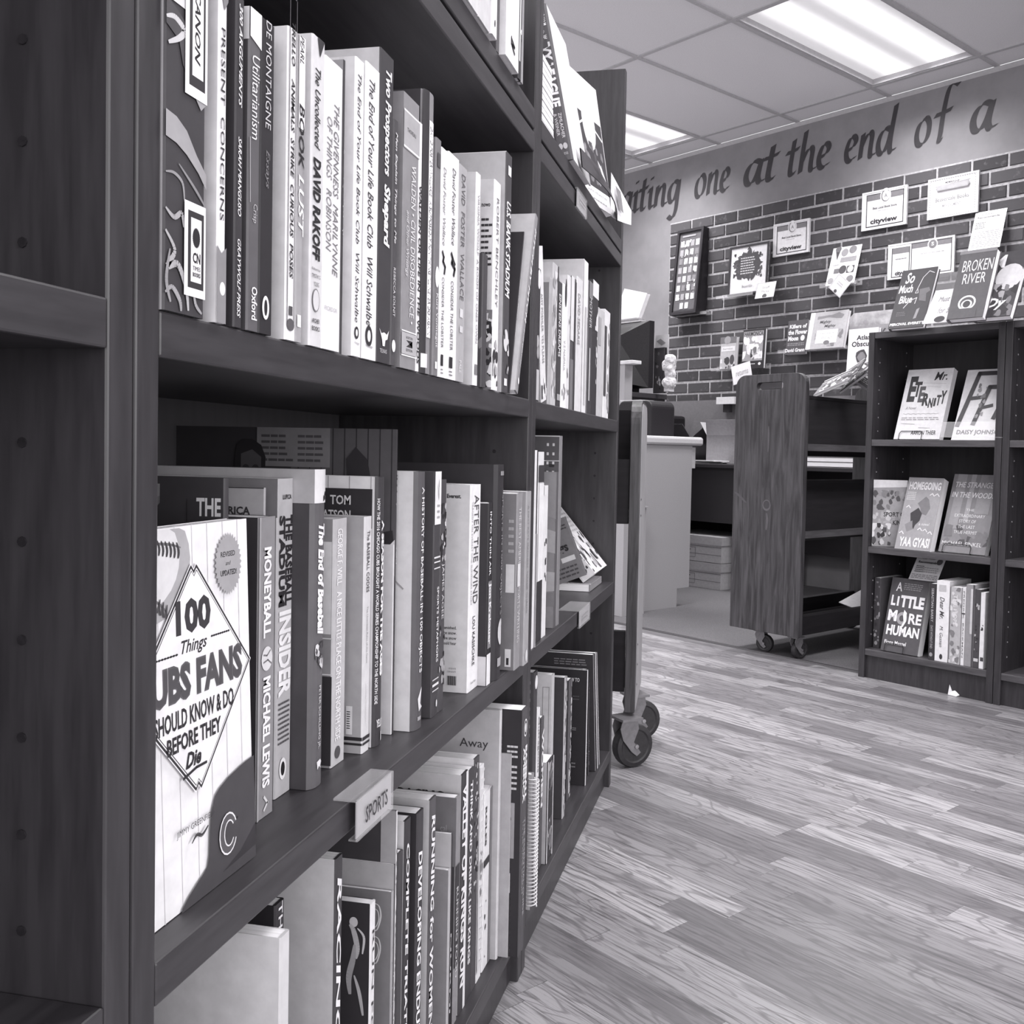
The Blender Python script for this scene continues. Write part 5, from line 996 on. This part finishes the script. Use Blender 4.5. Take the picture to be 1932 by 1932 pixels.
dbook((1826, 699), (1794, 822), (1893, 828), .839, 'white book with huge dark brush-drawn letters beside the right panel', 228,
  [('l', [(.06, .8), (.26, .06), (.95, .06)], .09, 84), ('l', [(.16, .42), (.42, .4)], .08, 84), ('l', [(.36, .78), (.52, .26), (.98, .26)], .09, 84), ('l', [(.46, .55), (.64, .52)], .07, 84), ('l', [(.72, .7), (.8, .5), (.9, .7)], .08, 84), ('b', .3, .5, .2, .7, 14, .05, (150, 120)), ('t', 'DAISY JOHNSON', .08, .98, .86, .94, 66, .02)],
  th=.024)
# clear stand
M, W, H, a = facing((1800, 780), (1784, 826), (1880, 830), z=.839)
t = root('acrylic_stand', 'clear stand hugging the brush-letter book on the upper display shelf', 'stand', Matrix.Translation((0, 0, .0012)) @ room(M.translation.dot(e2)+.0, M.translation.dot(n2)-.03, .839))
B().box(0, .16, 0, .0018, 0, .045).build('front_lip', GLASS, t); B().box(0, .16, .0018, .05, 0, .0015).build('stand_base', GLASS, t)
book(room(-1.853, DM+.022, .4648) @ Matrix.Rotation(math.radians(40), 4, 'Z'), .115, .234, .02, 'book with a landscape-painting cover at the left of the second display shelf', gD, 150, None, 'L', lift=.0006, fp=
  [('r', 0, 1, 0, .12, 200), ('p', [(0, .12), (1, .1), (1, .3), (0, .22)], 140), ('b', 0, 1, .15, .45, 26, .12, (90, 120, 150)), ('b', 0, 1, .45, .65, 20, .12, (190, 165, 120)), ('b', 0, .55, .65, .98, 30, .1, (60, 230, 90, 200)), ('t', 'SPORT OF', .32, 1, .48, .55, 50, .02), ('t', 'KINGS', .6, 1, .6, .67, 50, .02)])
dbook((1716, 901), (1688, 1020), (1754, 1028), .464, 'grey book with white capitals top and bottom and a twin dark profile shape', 142,
  [('r', 0, 1, 0, 1, 146), ('t', 'HOMEGOING', .06, .96, .06, .17, 226, .03), ('x', .05, .3, .2, .32, 5, 190), ('p', [(.4, .36), (.6, .26), (.7, .3), (.78, .42), (.7, .52), (.55, .5), (.5, .42)], 112), ('p', [(.25, .5), (.45, .42), (.58, .5), (.55, .6), (.45, .66), (.42, .72), (.3, .62)], 66), ('p', [(.15, .66), (.35, .6), (.4, .72), (.25, .76)], 125)]+[('l', [(x0, y0), (x0+.06, y0-.025), (x0+.12, y0+.01)], .025, 215) for x0, y0 in ((.7, .24), (.84, .24), (.1, .42), (.05, .78), (.55, .72), (.7, .73), (.85, .76))]+[('t', 'a novel', .55, .85, .62, .66, 220, .0, .2), ('t', 'YAA GYASI', .1, .95, .83, .96, 230, .03)], th=.034, m=.012, stand=None, spine=120)
dbook((1801, 896), (1770, 1029), (1858, 1040), .464, 'grey streaked book with white brushy hand lettering, right on the second display shelf', 122,
  [('r', .1, .3, 0, .7, 140), ('r', .4, .5, 0, .6, 150), ('r', .6, .9, 0, .5, 136), ('b', 0, 1, .65, .9, 12, .2, (90, 110)), ('t', 'THE STRANGER', .08, .97, .1, .17, 225, .01, .15), ('t', 'IN THE WOODS', .05, .97, .23, .3, 225, .01, .15), ('t', 'THE', .42, .6, .44, .47, 215), ('t', 'EXTRAORDINARY', .2, .85, .51, .55, 215), ('t', 'STORY OF', .32, .68, .58, .62, 215), ('t', 'THE LAST', .32, .68, .65, .69, 215), ('t', 'TRUE HERMIT', .25, .75, .72, .76, 215), ('t', 'MICHAEL FINKEL', .05, .9, .86, .91, 220)], stand='black wire stand in front of the brushy-lettered book', at=.1, w=.6)
dbook((1684, 1090), (1661, 1212), (1731, 1229), .103, 'dark book with playful white capitals, lowest in the display case', 92,
  [('t', 'A', .16, .32, .06, .18, 230, .01), ('x', .36, .85, .06, .16, 4, 140), ('t', 'L', .08, .2, .24, .38, 236, .04), ('t', 'I', .24, .29, .25, .38, 236, .02), ('t', 'TTLE', .33, .96, .23, .39, 236, .05), ('t', 'M', .06, .3, .44, .59, 236, .05), ('e', .44, .54, .14, .16, 150), ('e', .44, .54, .07, .08, 92), ('p', [(.47, .42), (.55, .46), (.56, .58), (.5, .65), (.44, .66), (.5, .58), (.46, .5)], 240), ('t', 'RE', .62, .96, .46, .6, 230, .03), ('t', 'HUMAN', .08, .95, .64, .78, 236, .04), ('t', 'Fiona Maazel', .08, .66, .85, .9, 232, .02)], th=.036, m=.014, stand='black wire stand in front of the playful-capitals book')
# spines on the lowest display shelf
def dspine(x0, x1, ytop, label, cover, spine, S=None, F=None, z=.103, hard=False, mo=.012):
    m = DM+mo
    s0 = on_m(x0, 1230, m)[0]; s1 = on_m(x1, 1230, m)[0]; zt = on_m((x0+x1)/2, ytop, m)[1]
    W = .15
    M = room(s0, m+W, z+.0006, math.radians(-90))
    book(M, W, zt-z, s1-s0-.0008, label, 'spine-out books on the lowest display shelf', cover, spine, 'R', hard, fp=F, sp=S)
dspine(1646, 1658, 1090, 'dark mottled spine leftmost on the lowest display shelf', 96, 78, [('b', 0, 1, .05, .9, 20, .3, (120, 150, 70)), ('e', .5, .93, .25, .3, 150)], F=[('b', 0, 1, 0, 1, 30, .15, (80, 130, 160))], mo=.045)
dspine(1751, 1762, 1101, 'dark spine with fine light capitals beside the playful-capitals book', 70, 66, [('d', 'SEBASTIAN BARRY', .3, .7, .06, .5, 190), ('d', 'DAYS WITHOUT END', .3, .7, .55, .85, 180), ('e', .5, .93, .3, .35, 150)])
dspine(1763, 1788, 1096, 'thickest white spine with slanting grey script on the lowest display shelf', 200, 234, [('r', .2, .75, .05, .13, 180), ('d', 'Dear Mr.', .3, .65, .2, .47, 90, .01, .3), ('d', 'M. Gessen', .35, .6, .56, .82, 90, 0, .3), ('e', .5, .94, .12, .2, 70)])
dspine(1790, 1811, 1108, 'soft grey watercolour-like spine right of the thickest white one', 170, 172, [('b', 0, 1, 0, 1, 26, .3, (150, 205, 120)), ('d', 'THE HOPE', .3, .65, .1, .5, 225, .02)])
dspine(1812, 1819, 1108, 'thin white spine with grey lettering, before the broad grey one', 210, 222, [('d', 'FREDRIK  BACKMAN', .3, .7, .05, .9, 110, .01), ('r', 0, 1, .33, .345, 80)])
dspine(1819, 1836, 1103, 'broad grey spine with a pale stripe on the lowest display shelf', 170, 140, [('r', .55, .8, .05, .6, 190), ('r', .8, 1, 0, 1, 90)])
dspine(1836, 1847, 1112, 'dark picture spine between the broad grey and last white ones', 80, 84, [('b', .1, .9, .1, .8, 12, .3, (130, 60, 170)), ('r', .1, .9, .88, .92, 190)])
dspine(1847, 1856, 1118, 'last white spine before the right panel of the display case', 215, 230, [('b', .2, .8, .35, .5, 3, .3, (60,)), ('r', .3, 1, .85, .9, 80)])
M, W, H, a = facing((1732, 1048), (1714, 1092), (1768, 1096), m=DM+.07)
sheet('shelf_talker', 'grey printed card rising behind the playful-capitals book', 'card', (M, W, H, a), 190, [('t', 'City News', .2, .65, .06, .14, 70, .02), ('t', 'Recommends', .12, .75, .2, .3, 60, .03), ('e', .84, .2, .1, .12, 100), ('x', .1, .4, .4, .7, 4, 90), ('x', .4, .9, .45, .7, 3, 140), ('x', .05, .95, .76, .96, 3, 120)], th=.001)
# on top of the display case
gT = 'books standing on top of the display case'
def top_item(tl, bl, br, z=1.213): return facing(tl, bl, br, z=z)
M, W, H, a = top_item((1704, 512), (1675, 622), (1741, 617))
book(Matrix.Translation((0, 0, .001)) @ M, W, H, .02, 'dark book with white handwriting and a line-drawn figure on the display case top', gT, 84, 96, 'L', True, lift=.0006,
  fp=[('r', 0, 1, 0, 1, 86), ('t', 'So', .16, .42, .05, .24, 238, .025, .2), ('t', 'Much', .04, .44, .26, .4, 238, .03, .1), ('t', 'Blue', .12, .5, .45, .58, 238, .03, .1), ('l', [(.58, .34), (.66, .16), (.8, .06), (.95, .1)], .018, 232), ('l', [(.54, .42), (.58, .34), (.62, .42), (.54, .42)], .015, 232), ('l', [(.3, .66), (.45, .54), (.62, .5), (.6, .6)], .02, 235), ('p', [(.64, .36), (.9, .34), (.96, .4), (.86, .44), (.9, .58), (.7, .55)], 112), ('p', [(.7, .7), (.78, .68), (.74, .85), (.66, .86)], 150), ('x', .14, .4, .72, .8, 3, 110), ('t', 'PERCIVAL EVERETT', .03, 1, .91, .955, 240, .05)])
M, W, H, a = top_item((1813, 476), (1783, 604), (1853, 600))
book(Matrix.Translation((0, 0, .001)) @ M, W, H, .03, 'dark grey book with tall white capitals above a white arch shape', gT, 100, 110, 'L', True, lift=.0006,
  fp=[('r', 0, 1, 0, .05, 124), ('t', 'BROKEN', .16, .98, .15, .32, 225, .0), ('t', 'RIVER', .24, .86, .35, .5, 225, .0), ('e', .5, .78, .24, .22, 235), ('e', .5, .78, .19, .17, 100), ('e', .5, .8, .15, .13, 215), ('e', .5, .8, .1, .1, 80), ('r', .2, .8, .86, 1, 100)])
M, W, H, a = top_item((1770, 558), (1740, 612), (1812, 609))
M = room(M.translation.dot(e2), M.translation.dot(n2), M.translation.z+.001) @ Matrix.Rotation(-min(a, .6), 4, 'X')
sheet('note_card', 'large white handwritten card leaning at the front of the display case top', 'card', (M, W, H, a), 238, [('o', .02, .98, .03, .97, .01, 200), ('t', 'Must Buy', .2, .75, .22, .42, 130, 0, .2), ('t', 'for $', .3, .6, .55, .75, 150, 0, .2), ('e', .42, .9, .14, .1, 80), ('x', .62, .75, .82, .86, 1, 150)], th=.002)
M, W, H, a = top_item((1868, 480), (1832, 602), (1905, 606))
book(Matrix.Translation((0, 0, .001)) @ M, W, H, .028, 'dark painted-cover book partly outside the right edge on the display case top', gT, 76, 90, 'L', True, lift=.0006,
  fp=[('e', .7, .4, .35, .4, 190), ('b', 0, 1, .5, 1, 26, .2, (60, 110, 150)), ('t', 'M', .1, .5, .05, .25, 230, .01), ('t', 'Dy', .3, .8, .72, .9, 225, .03, .3)])
# clear riser behind the front book
s_, m_ = on_z(1700, 616, 1.213)
t = root('acrylic_stand', 'clear angular riser between the handwriting book and the tall-capitals book', 'stand', room(on_m(1706, 520, DM+.14)[0], DM+.14, 1.2145))
B().box(0, .2, .0, .002, 0, .2).build('back_plate', GLASS, t); B().box(0, .2, -.05, .0, 0, .002).build('stand_base', GLASS, t); B().box(.0, .2, .002, .05, .198, .2).build('top_flap', GLASS, t)

# ---------------------------------------------------------------- crumpled paper scrap on the floor
s_, m_ = on_z(1797, 1312, 0)
t = tag(B().add([(0, 0, 0), (.03, -.004, 0), (.036, .01, .004), (.008, .014, .012), (.004, .002, .034), (.012, .004, .012), (.02, .008, .016), (.026, 0, .012)], [(0, 1, 7, 5), (5, 7, 6), (0, 5, 4), (0, 4, 3), (3, 4, 5), (3, 5, 6), (1, 2, 6, 7), (2, 3, 6), (0, 3, 2, 1)]).build('paper_scrap', T(242), None, room(s_-.014, m_-.004, .0008)), 'white crumpled paper scrap at the foot of the display case', 'paper')

# ---------------------------------------------------------------- pile on top of the far book truck
def pile(px, py, m, dims, rx, ry, rz, label, tone, ops=None, page=None, z=None):
    s, zz = on_m(px, py, m)
    M = room(s, m, z if z is not None else zz) @ Matrix.Rotation(math.radians(rz), 4, 'Z') @ Matrix.Rotation(math.radians(ry), 4, 'Y') @ Matrix.Rotation(math.radians(rx), 4, 'X')
    return book(M, dims[0], dims[2], dims[1], label, 'comics piled on the book truck', tone, None, 'R', False, fp=ops, lift=.001, cat='book')
cz = 1.018
stripe = [('r', 0, 1, .0, .05, 240), ('r', 0, 1, .1, .14, 60), ('r', 0, 1, .2, .24, 236), ('b', 0, 1, .3, .95, 30, .12, (60, 230, 120, 200))]
pile(1534, 744, 3.40, (.16, .010, .15), -62, -20, 4, 'flat comic sliding down at the left of the truck-top pile', 120, stripe, z=cz+.003)
pile(1556, 742, 3.46, (.17, .008, .12), -58, -30, 0, 'striped comic leaning second in the truck-top pile', 90, stripe, z=cz+.016)
pile(1583, 742, 3.52, (.15, .010, .11), -55, -30, -4, 'black and white comic third in the truck-top pile', 80, [('l', [(0, 1), (.3, 0)], .05, 236), ('l', [(.3, 0), (.6, 1)], .05, 236), ('b', .1, .9, .3, .95, 24, .1, (60, 230, 150))], z=cz+.02)
pile(1603, 700, 3.58, (.17, .024, .09), -40, 32, 2, 'grey thick book crowning the truck-top pile', 96, [('r', 0, 1, .1, .3, 215), ('r', 0, 1, .5, .6, 225), ('x', .1, .9, .66, .9, 3, 160)], z=cz+.088)
# books lying flat behind the truck shelf and card on its end board
s_, z_ = on_m(1378, 712, 3.155)
sheet('note_card', 'white handwritten card stuck on the top corner of the worn truck board', 'card', (room(-2.5, 3.1615, 1.055) @ Matrix.Rotation(math.radians(-12), 4, 'Y'), .095, .075, 0), 234, [('t', 'returns', .2, .85, .35, .6, 150, 0, .2)], th=.001)
for i, (w_, th, tn, lb) in enumerate(((.26, .022, 214, 'lowest white book lying flat beyond the truck shelf'), (.25, .02, 205, 'middle white book lying flat beyond the truck shelf'), (.34, .018, 228, 'longest white book, topmost of the flat stack beyond the truck'))):
    s_, z_ = on_m(1500, 893, 4.62)
    book(room(-3.27, 4.62, .7235+.027*i+.001) @ Matrix.Rotation(math.radians(-90), 4, 'X') @ Matrix.Translation((0, -th, 0)), w_+.22, .17, th, lb, 'white books lying flat beyond the truck', tn, tn, 'R', False)

# ---------------------------------------------------------------- counter with its computer
t = root('counter', 'pale grey laminate sales counter end, left of the worn truck', 'counter', room(-4.4, 3.0, .004))
W = 4.4-3.29
b = B().prism([(.5, .0), (.752, 0), (.752, .094), (.843, .094), (.843, .814), (.5, .814)], W-.02, W, 0)
b.build('end_panel', LAMI, t)
B().box(.6, W-.0205, .51, .74, .0, .81).build('cabinet_body', LAMI, t)
B().box(0, W+.012, .47, .918, .8145, .858).build('worktop', MIX('worktop', 186, 196, 200, rough=.4), t, bevel=.012)
B().box(W-.05, W-.006, .8435, .875, .70, .806).build('cable_box', T(170), t)
t = root('partition', 'white laminate cabinet side between bookcase edge and edge-on truck', 'cabinet', room(-3.7, 3.26, .004))
B().box(0, .46, .05, .2, 0, .51).build('cabinet_body', LAMI, t); B().box(0, .47, .045, .205, .511, .518).build('cabinet_top', LAMI, t)
# raised counter block with white slab where the screen stands
s0, z0 = on_m(1197, 752, 3.93); s1, z1 = on_m(1214, 684, 3.93)
t = root('till_shelf', 'small white raised shelf beside the bookcase edge, in front of the monitor', 'shelf', room(s0-.35, 3.85, 0))
B().box(0, .35, 0, .06, .8625, z1-.012).build('shelf_body', LAMI, t); B().box(-.01, s1-s0+.35, -.01, .066, z1-.0115, z1+.008).build('shelf_top', T(214), t, bevel=.003)
# black device on the worktop with a sheet of paper on it
s1, zt = on_m(1274, 758, 3.88); t = root('office_machine', 'black rounded machine standing on the counter worktop, left of the dark board', 'machine', room(s1-.24, 3.7, .8635))
b = B().prism(rounded(.24, 0, zt-.8635, .04), 0, .18, 1); b.build('housing', BLACK, t, bevel=.008)
B().box(.03, .2, -.004, -.0005, .03, .12).build('front_tray', T(60), t)
t = root('paper_sheet', 'white sheet lying on the black machine', 'paper', room(s1-.235, 3.71, zt+.0005)); B().box(0, .15, 0, .1, 0, .004).build('sheet', T(238), t)
# monitor seen from behind, on its dark stand
DZ = 1.128
sr, _ = on_m(1257, 745, 4.40)
t = root('till_desk', 'dark block carrying the monitor behind the counter', 'desk', room(sr-.75, 4.02, 0))
B().box(0, .74, 0.01, .38, .004, DZ-.03).build('desk_body', T(56), t); B().box(0, .75, 0, .39, DZ-.0295, DZ).build('desk_top', T(74), t, bevel=.004)
sr, zt = on_m(1235, 606, 4.26); W = .43; H = zt-DZ-.03
t = root('monitor', 'bulky black computer monitor seen from behind, right of the bookcases', 'monitor', room(sr-W, 4.12, DZ+.03))
b = B().box(0, W, .1, .14, 0, H)
b.add([(0, .1, 0), (W, .1, 0), (W, .1, H), (0, .1, H), (.04, -.04, .02), (W-.05, -.04, .02), (W-.13, -.04, H-.1), (.04, -.04, H-.1)], [(0, 1, 5, 4), (1, 2, 6, 5), (2, 3, 7, 6), (3, 0, 4, 7), (4, 5, 6, 7)])
b.build('housing', BLACK, t)
v = B()
for i in range(16): v.add([(.08+i*.016, .06, H-.03), (.086+i*.016, .06, H-.03), (.086+i*.016, -.0, H-.074), (.08+i*.016, -.0, H-.074)], [(0, 1, 2, 3)])
v.build('air_vents', T(72), t, Matrix.Translation((0, -.002, .004)))['kind'] = 'stuff'
B().box(.12, .32, -.04, .14, -.0295, -.0005).build('monitor_foot', BLACK, t)
# white book and its little stack on the monitor
sm = sr-W; 
t = root('paper_stack', 'small stack of grey papers lying on the monitor', 'papers', room(sm+.1, 4.215, zt+.001))
for i in range(3): B().box(.0+.01*i, .26-.015*i, -.0, .045, .009*i, .009*i+.008).build('paper_sheaf', T((205, 150, 190)[i]), t)
book(room(sm+.12, 4.222, zt+.0295) @ Matrix.Rotation(math.radians(14), 4, 'Y') @ Matrix.Rotation(math.radians(-12), 4, 'X'), .2, .2, .03, 'bright white blank book propped up on the monitor', None, 244, 215, 'L', True)
sheet('poster', 'white sheet with a grey doodle standing right of the monitor', 'paper', facing((1232, 634), (1234, 742), (1259, 742), m=4.36, flat=True), 228, [('p', [(.1, .1), (.4, .06), (.8, .14), (.5, .18)], 140)], th=.004)
sheet('photo_frame', 'narrow dark picture frame between monitor and plaster head', 'frame', facing((1234, 657), (1233, 742), (1252, 742), m=4.31, flat=True), 90, [('b', .1, .7, .05, .95, 14, .14, (60, 150, 200, 110))], th=.02, frame=(.008, 80, .02, .004))
t = root('plaster_head', 'lumpy white plaster head at the right of the monitor', 'sculpture', room(on_m(1262, 742, 4.2)[0], 4.2, DZ))
bm = bmesh.new()
for (x, y, z, r) in ((0, 0, .05, .042), (.008, 0, .10, .034), (-.004, 0, .15, .044), (.01, -.01, .18, .034), (.02, -.02, .125, .02)):
    g_ = bmesh.ops.create_icosphere(bm, subdivisions=2, radius=r); bmesh.ops.translate(bm, vec=(x, y, z), verts=g_['verts'])
me = bpy.data.meshes.new('bust'); bm.to_mesh(me); bm.free(); me.materials.append(T(222, .7))
o = bpy.data.objects.new('bust', me); C.objects.link(o); o.parent = t
rm = o.modifiers.new('remesh', 'REMESH'); rm.mode = 'VOXEL'; rm.voxel_size = .006; sm_ = o.modifiers.new('smooth', 'SMOOTH'); sm_.iterations = 4
tx = bpy.data.textures.new('lumps', 'CLOUDS'); tx.noise_scale = .03; dm = o.modifiers.new('displace', 'DISPLACE'); dm.texture = tx; dm.strength = .02
B().box(-.02, .02, -.02, .02, 0.0005, .03).build('neck_block', T(214), t)
# desk along the brick wall, boxes
t = root('back_desk', 'long black desk under the brick wall, behind the counter', 'desk', room(-4.62, 4.45, .004))
B().box(0, 2.6, .0, .555, .695, .718).build('desk_top', T(58), t, bevel=.003)
for x in (0, .5, 1.2, 2.57): B().box(x, x+.03, .02, .54, 0, .6945).build('desk_side', T(52), t)
B().box(.03, 2.57, .5, .52, .2, .694).build('modesty_panel', T(52), t)
B().box(.53, 1.2, .02, .035, .38, .694).build('drawer_front', T(50), t)
B().box(0, 2.6, .545, .555, .73, 1.125).build('splash_board', T(112), t)
t = root('equipment_case', 'black equipment case against the dark board, left of the cartons', 'equipment', room(-4.61, 4.62, .724))
B().box(0, .34, 0, .3, 0, .30).build('housing', BLACK, t, bevel=.02); B().box(.02, .32, -.004, -.0005, .02, .27).build('front_plate', T(48), t)
def carton(M, W, D, H, label, tone, flaps=True):
    t = root('cardboard_box', label, 'box', M, 'open cartons on the back desk')
    b = B(); th = .004
    b.box(0, W, 0, th, 0, H).box(0, W, D-th, D, 0, H).box(0, th, th, D-th, 0, H).box(W-th, W, th, D-th, 0, H).box(th, W-th, th, D-th, 0, th)
    b.build('box_walls', T(tone, .8), t)
    for (pts, nm) in (([(0, 0, H), (W, 0, H), (W-.03, -.05, H+.09), (.03, -.05, H+.09)], 'flap'), ([(W, 0, H), (W, D, H), (W+.08, D-.02, H+.07), (W+.08, .02, H+.07)], 'flap'), ([(0, D, H), (0, 0, H), (-.07, .02, H+.08), (-.07, D-.02, H+.08)], 'flap'), ([(W, D, H), (0, D, H), (.02, D+.03, H+.12), (W-.02, D+.03, H+.12)], 'flap')):
        k = Vector((0, .003, 0)); b = B(); b.add([Vector(p) for p in pts]+[Vector(p)+k+Vector((0, 0, .0005)) for p in pts], [(0, 1, 2, 3), (7, 6, 5, 4), (0, 4, 5, 1), (1, 5, 6, 2), (2, 6, 7, 3), (3, 7, 4, 0)]); b.build(nm, T(tone+14, .8), t)
s0, z0 = on_m(1332, 870, 4.66)
carton(room(s0, 4.66, .7235), .34, .24, .17, 'open grey carton with raised pale flap left of the worn truck', 150)
s0, z0 = on_m(1284, 870, 4.82)
carton(room(s0-.05, 4.74, .7235), .2, .2, .15, 'darker open carton beside the plain grey one on the back desk', 92)
s0, z0 = on_m(1354, 763, 4.93)
t = root('white_box', 'little white box mounted high on the dark board', 'box', room(s0, 4.915, z0)); B().box(0, .14, 0, .07, 0, .045).build('box_body', T(222), t); B().box(.04, .09, .02, .05, -.05, -.0005).build('bracket', T(60), t)
t = root('paper_pile', 'few loose papers on the black desk edge by the truck', 'papers', room(-3.92, 4.5, .7232))
for i, (x, y, r_) in enumerate(((0, 0, 0), (.03, .02, 14), (.06, .0, -9))): B().box(0, .2, 0, .12, 0, .006).build('paper_sheaf', T((170, 215, 235)[i]), t, Matrix.Translation((x, y, .0065*i)) @ Matrix.Rotation(math.radians(r_), 4, 'Z'))
for i, (lb, z_) in enumerate((('lower grey storage carton under the black desk', .0), ('upper grey storage carton stacked under the black desk', .152))):
    t = root('storage_carton', lb, 'box', room(-4.05, 4.42, .005+z_), 'storage cartons under the desk')
    B().box(0, .5, 0, .4, 0, .148).build('carton_body', T(172, .8), t)
    B().box(-.004, .504, -.004, .404, .10, .1485).build('carton_lid', T(164, .8), t)
    printed(t, 'print', (0, -.0, .1), (.5, 0, 0), (0, 0, -.1), [('r', .0, 1, .1, .13, 110), ('r', 0, 1, .55, .58, 110), ('o', .15, .62, .2, .8, .006, 120), ('x', .35, .55, .3, .42, 1, 90)], .001)
t = root('floor_bag', 'dark soft bag on the carpet, seen below the truck shelves', 'bag', room(-2.02, 4.3, .005))
B().prism(rounded(.34, 0, .24, .08), 0, .2, 1).build('bag_body', T(60, .8), t, bevel=.03)
B().tube([(.08, .1, .24), (.1, .1, .3), (.17, .1, .325), (.24, .1, .3), (.26, .1, .24)], .009, 6).build('handle', T(96), t, smooth=True)
sheet('folder', 'pale thin folder slanting across the truck bottom', 'folder', (room(-2.28, 3.62, .17) @ Matrix.Rotation(math.radians(-66), 4, 'X') @ Matrix.Rotation(math.radians(18), 4, 'Y'), .26, .2, 0), 176, None, th=.003)
t = root('cloth_bundle', 'small dark lumpy bundle on the carpet behind the truck', 'bundle', room(-2.33, 4.15, .004))
B().lathe([(.0001, 0), (.05, .002), (.062, .04), (.04, .075), (.026, .085), (.04, .11), (.03, .15), (.0001, .165)], 14).build('bundle', T(70, .8), t, smooth=True)
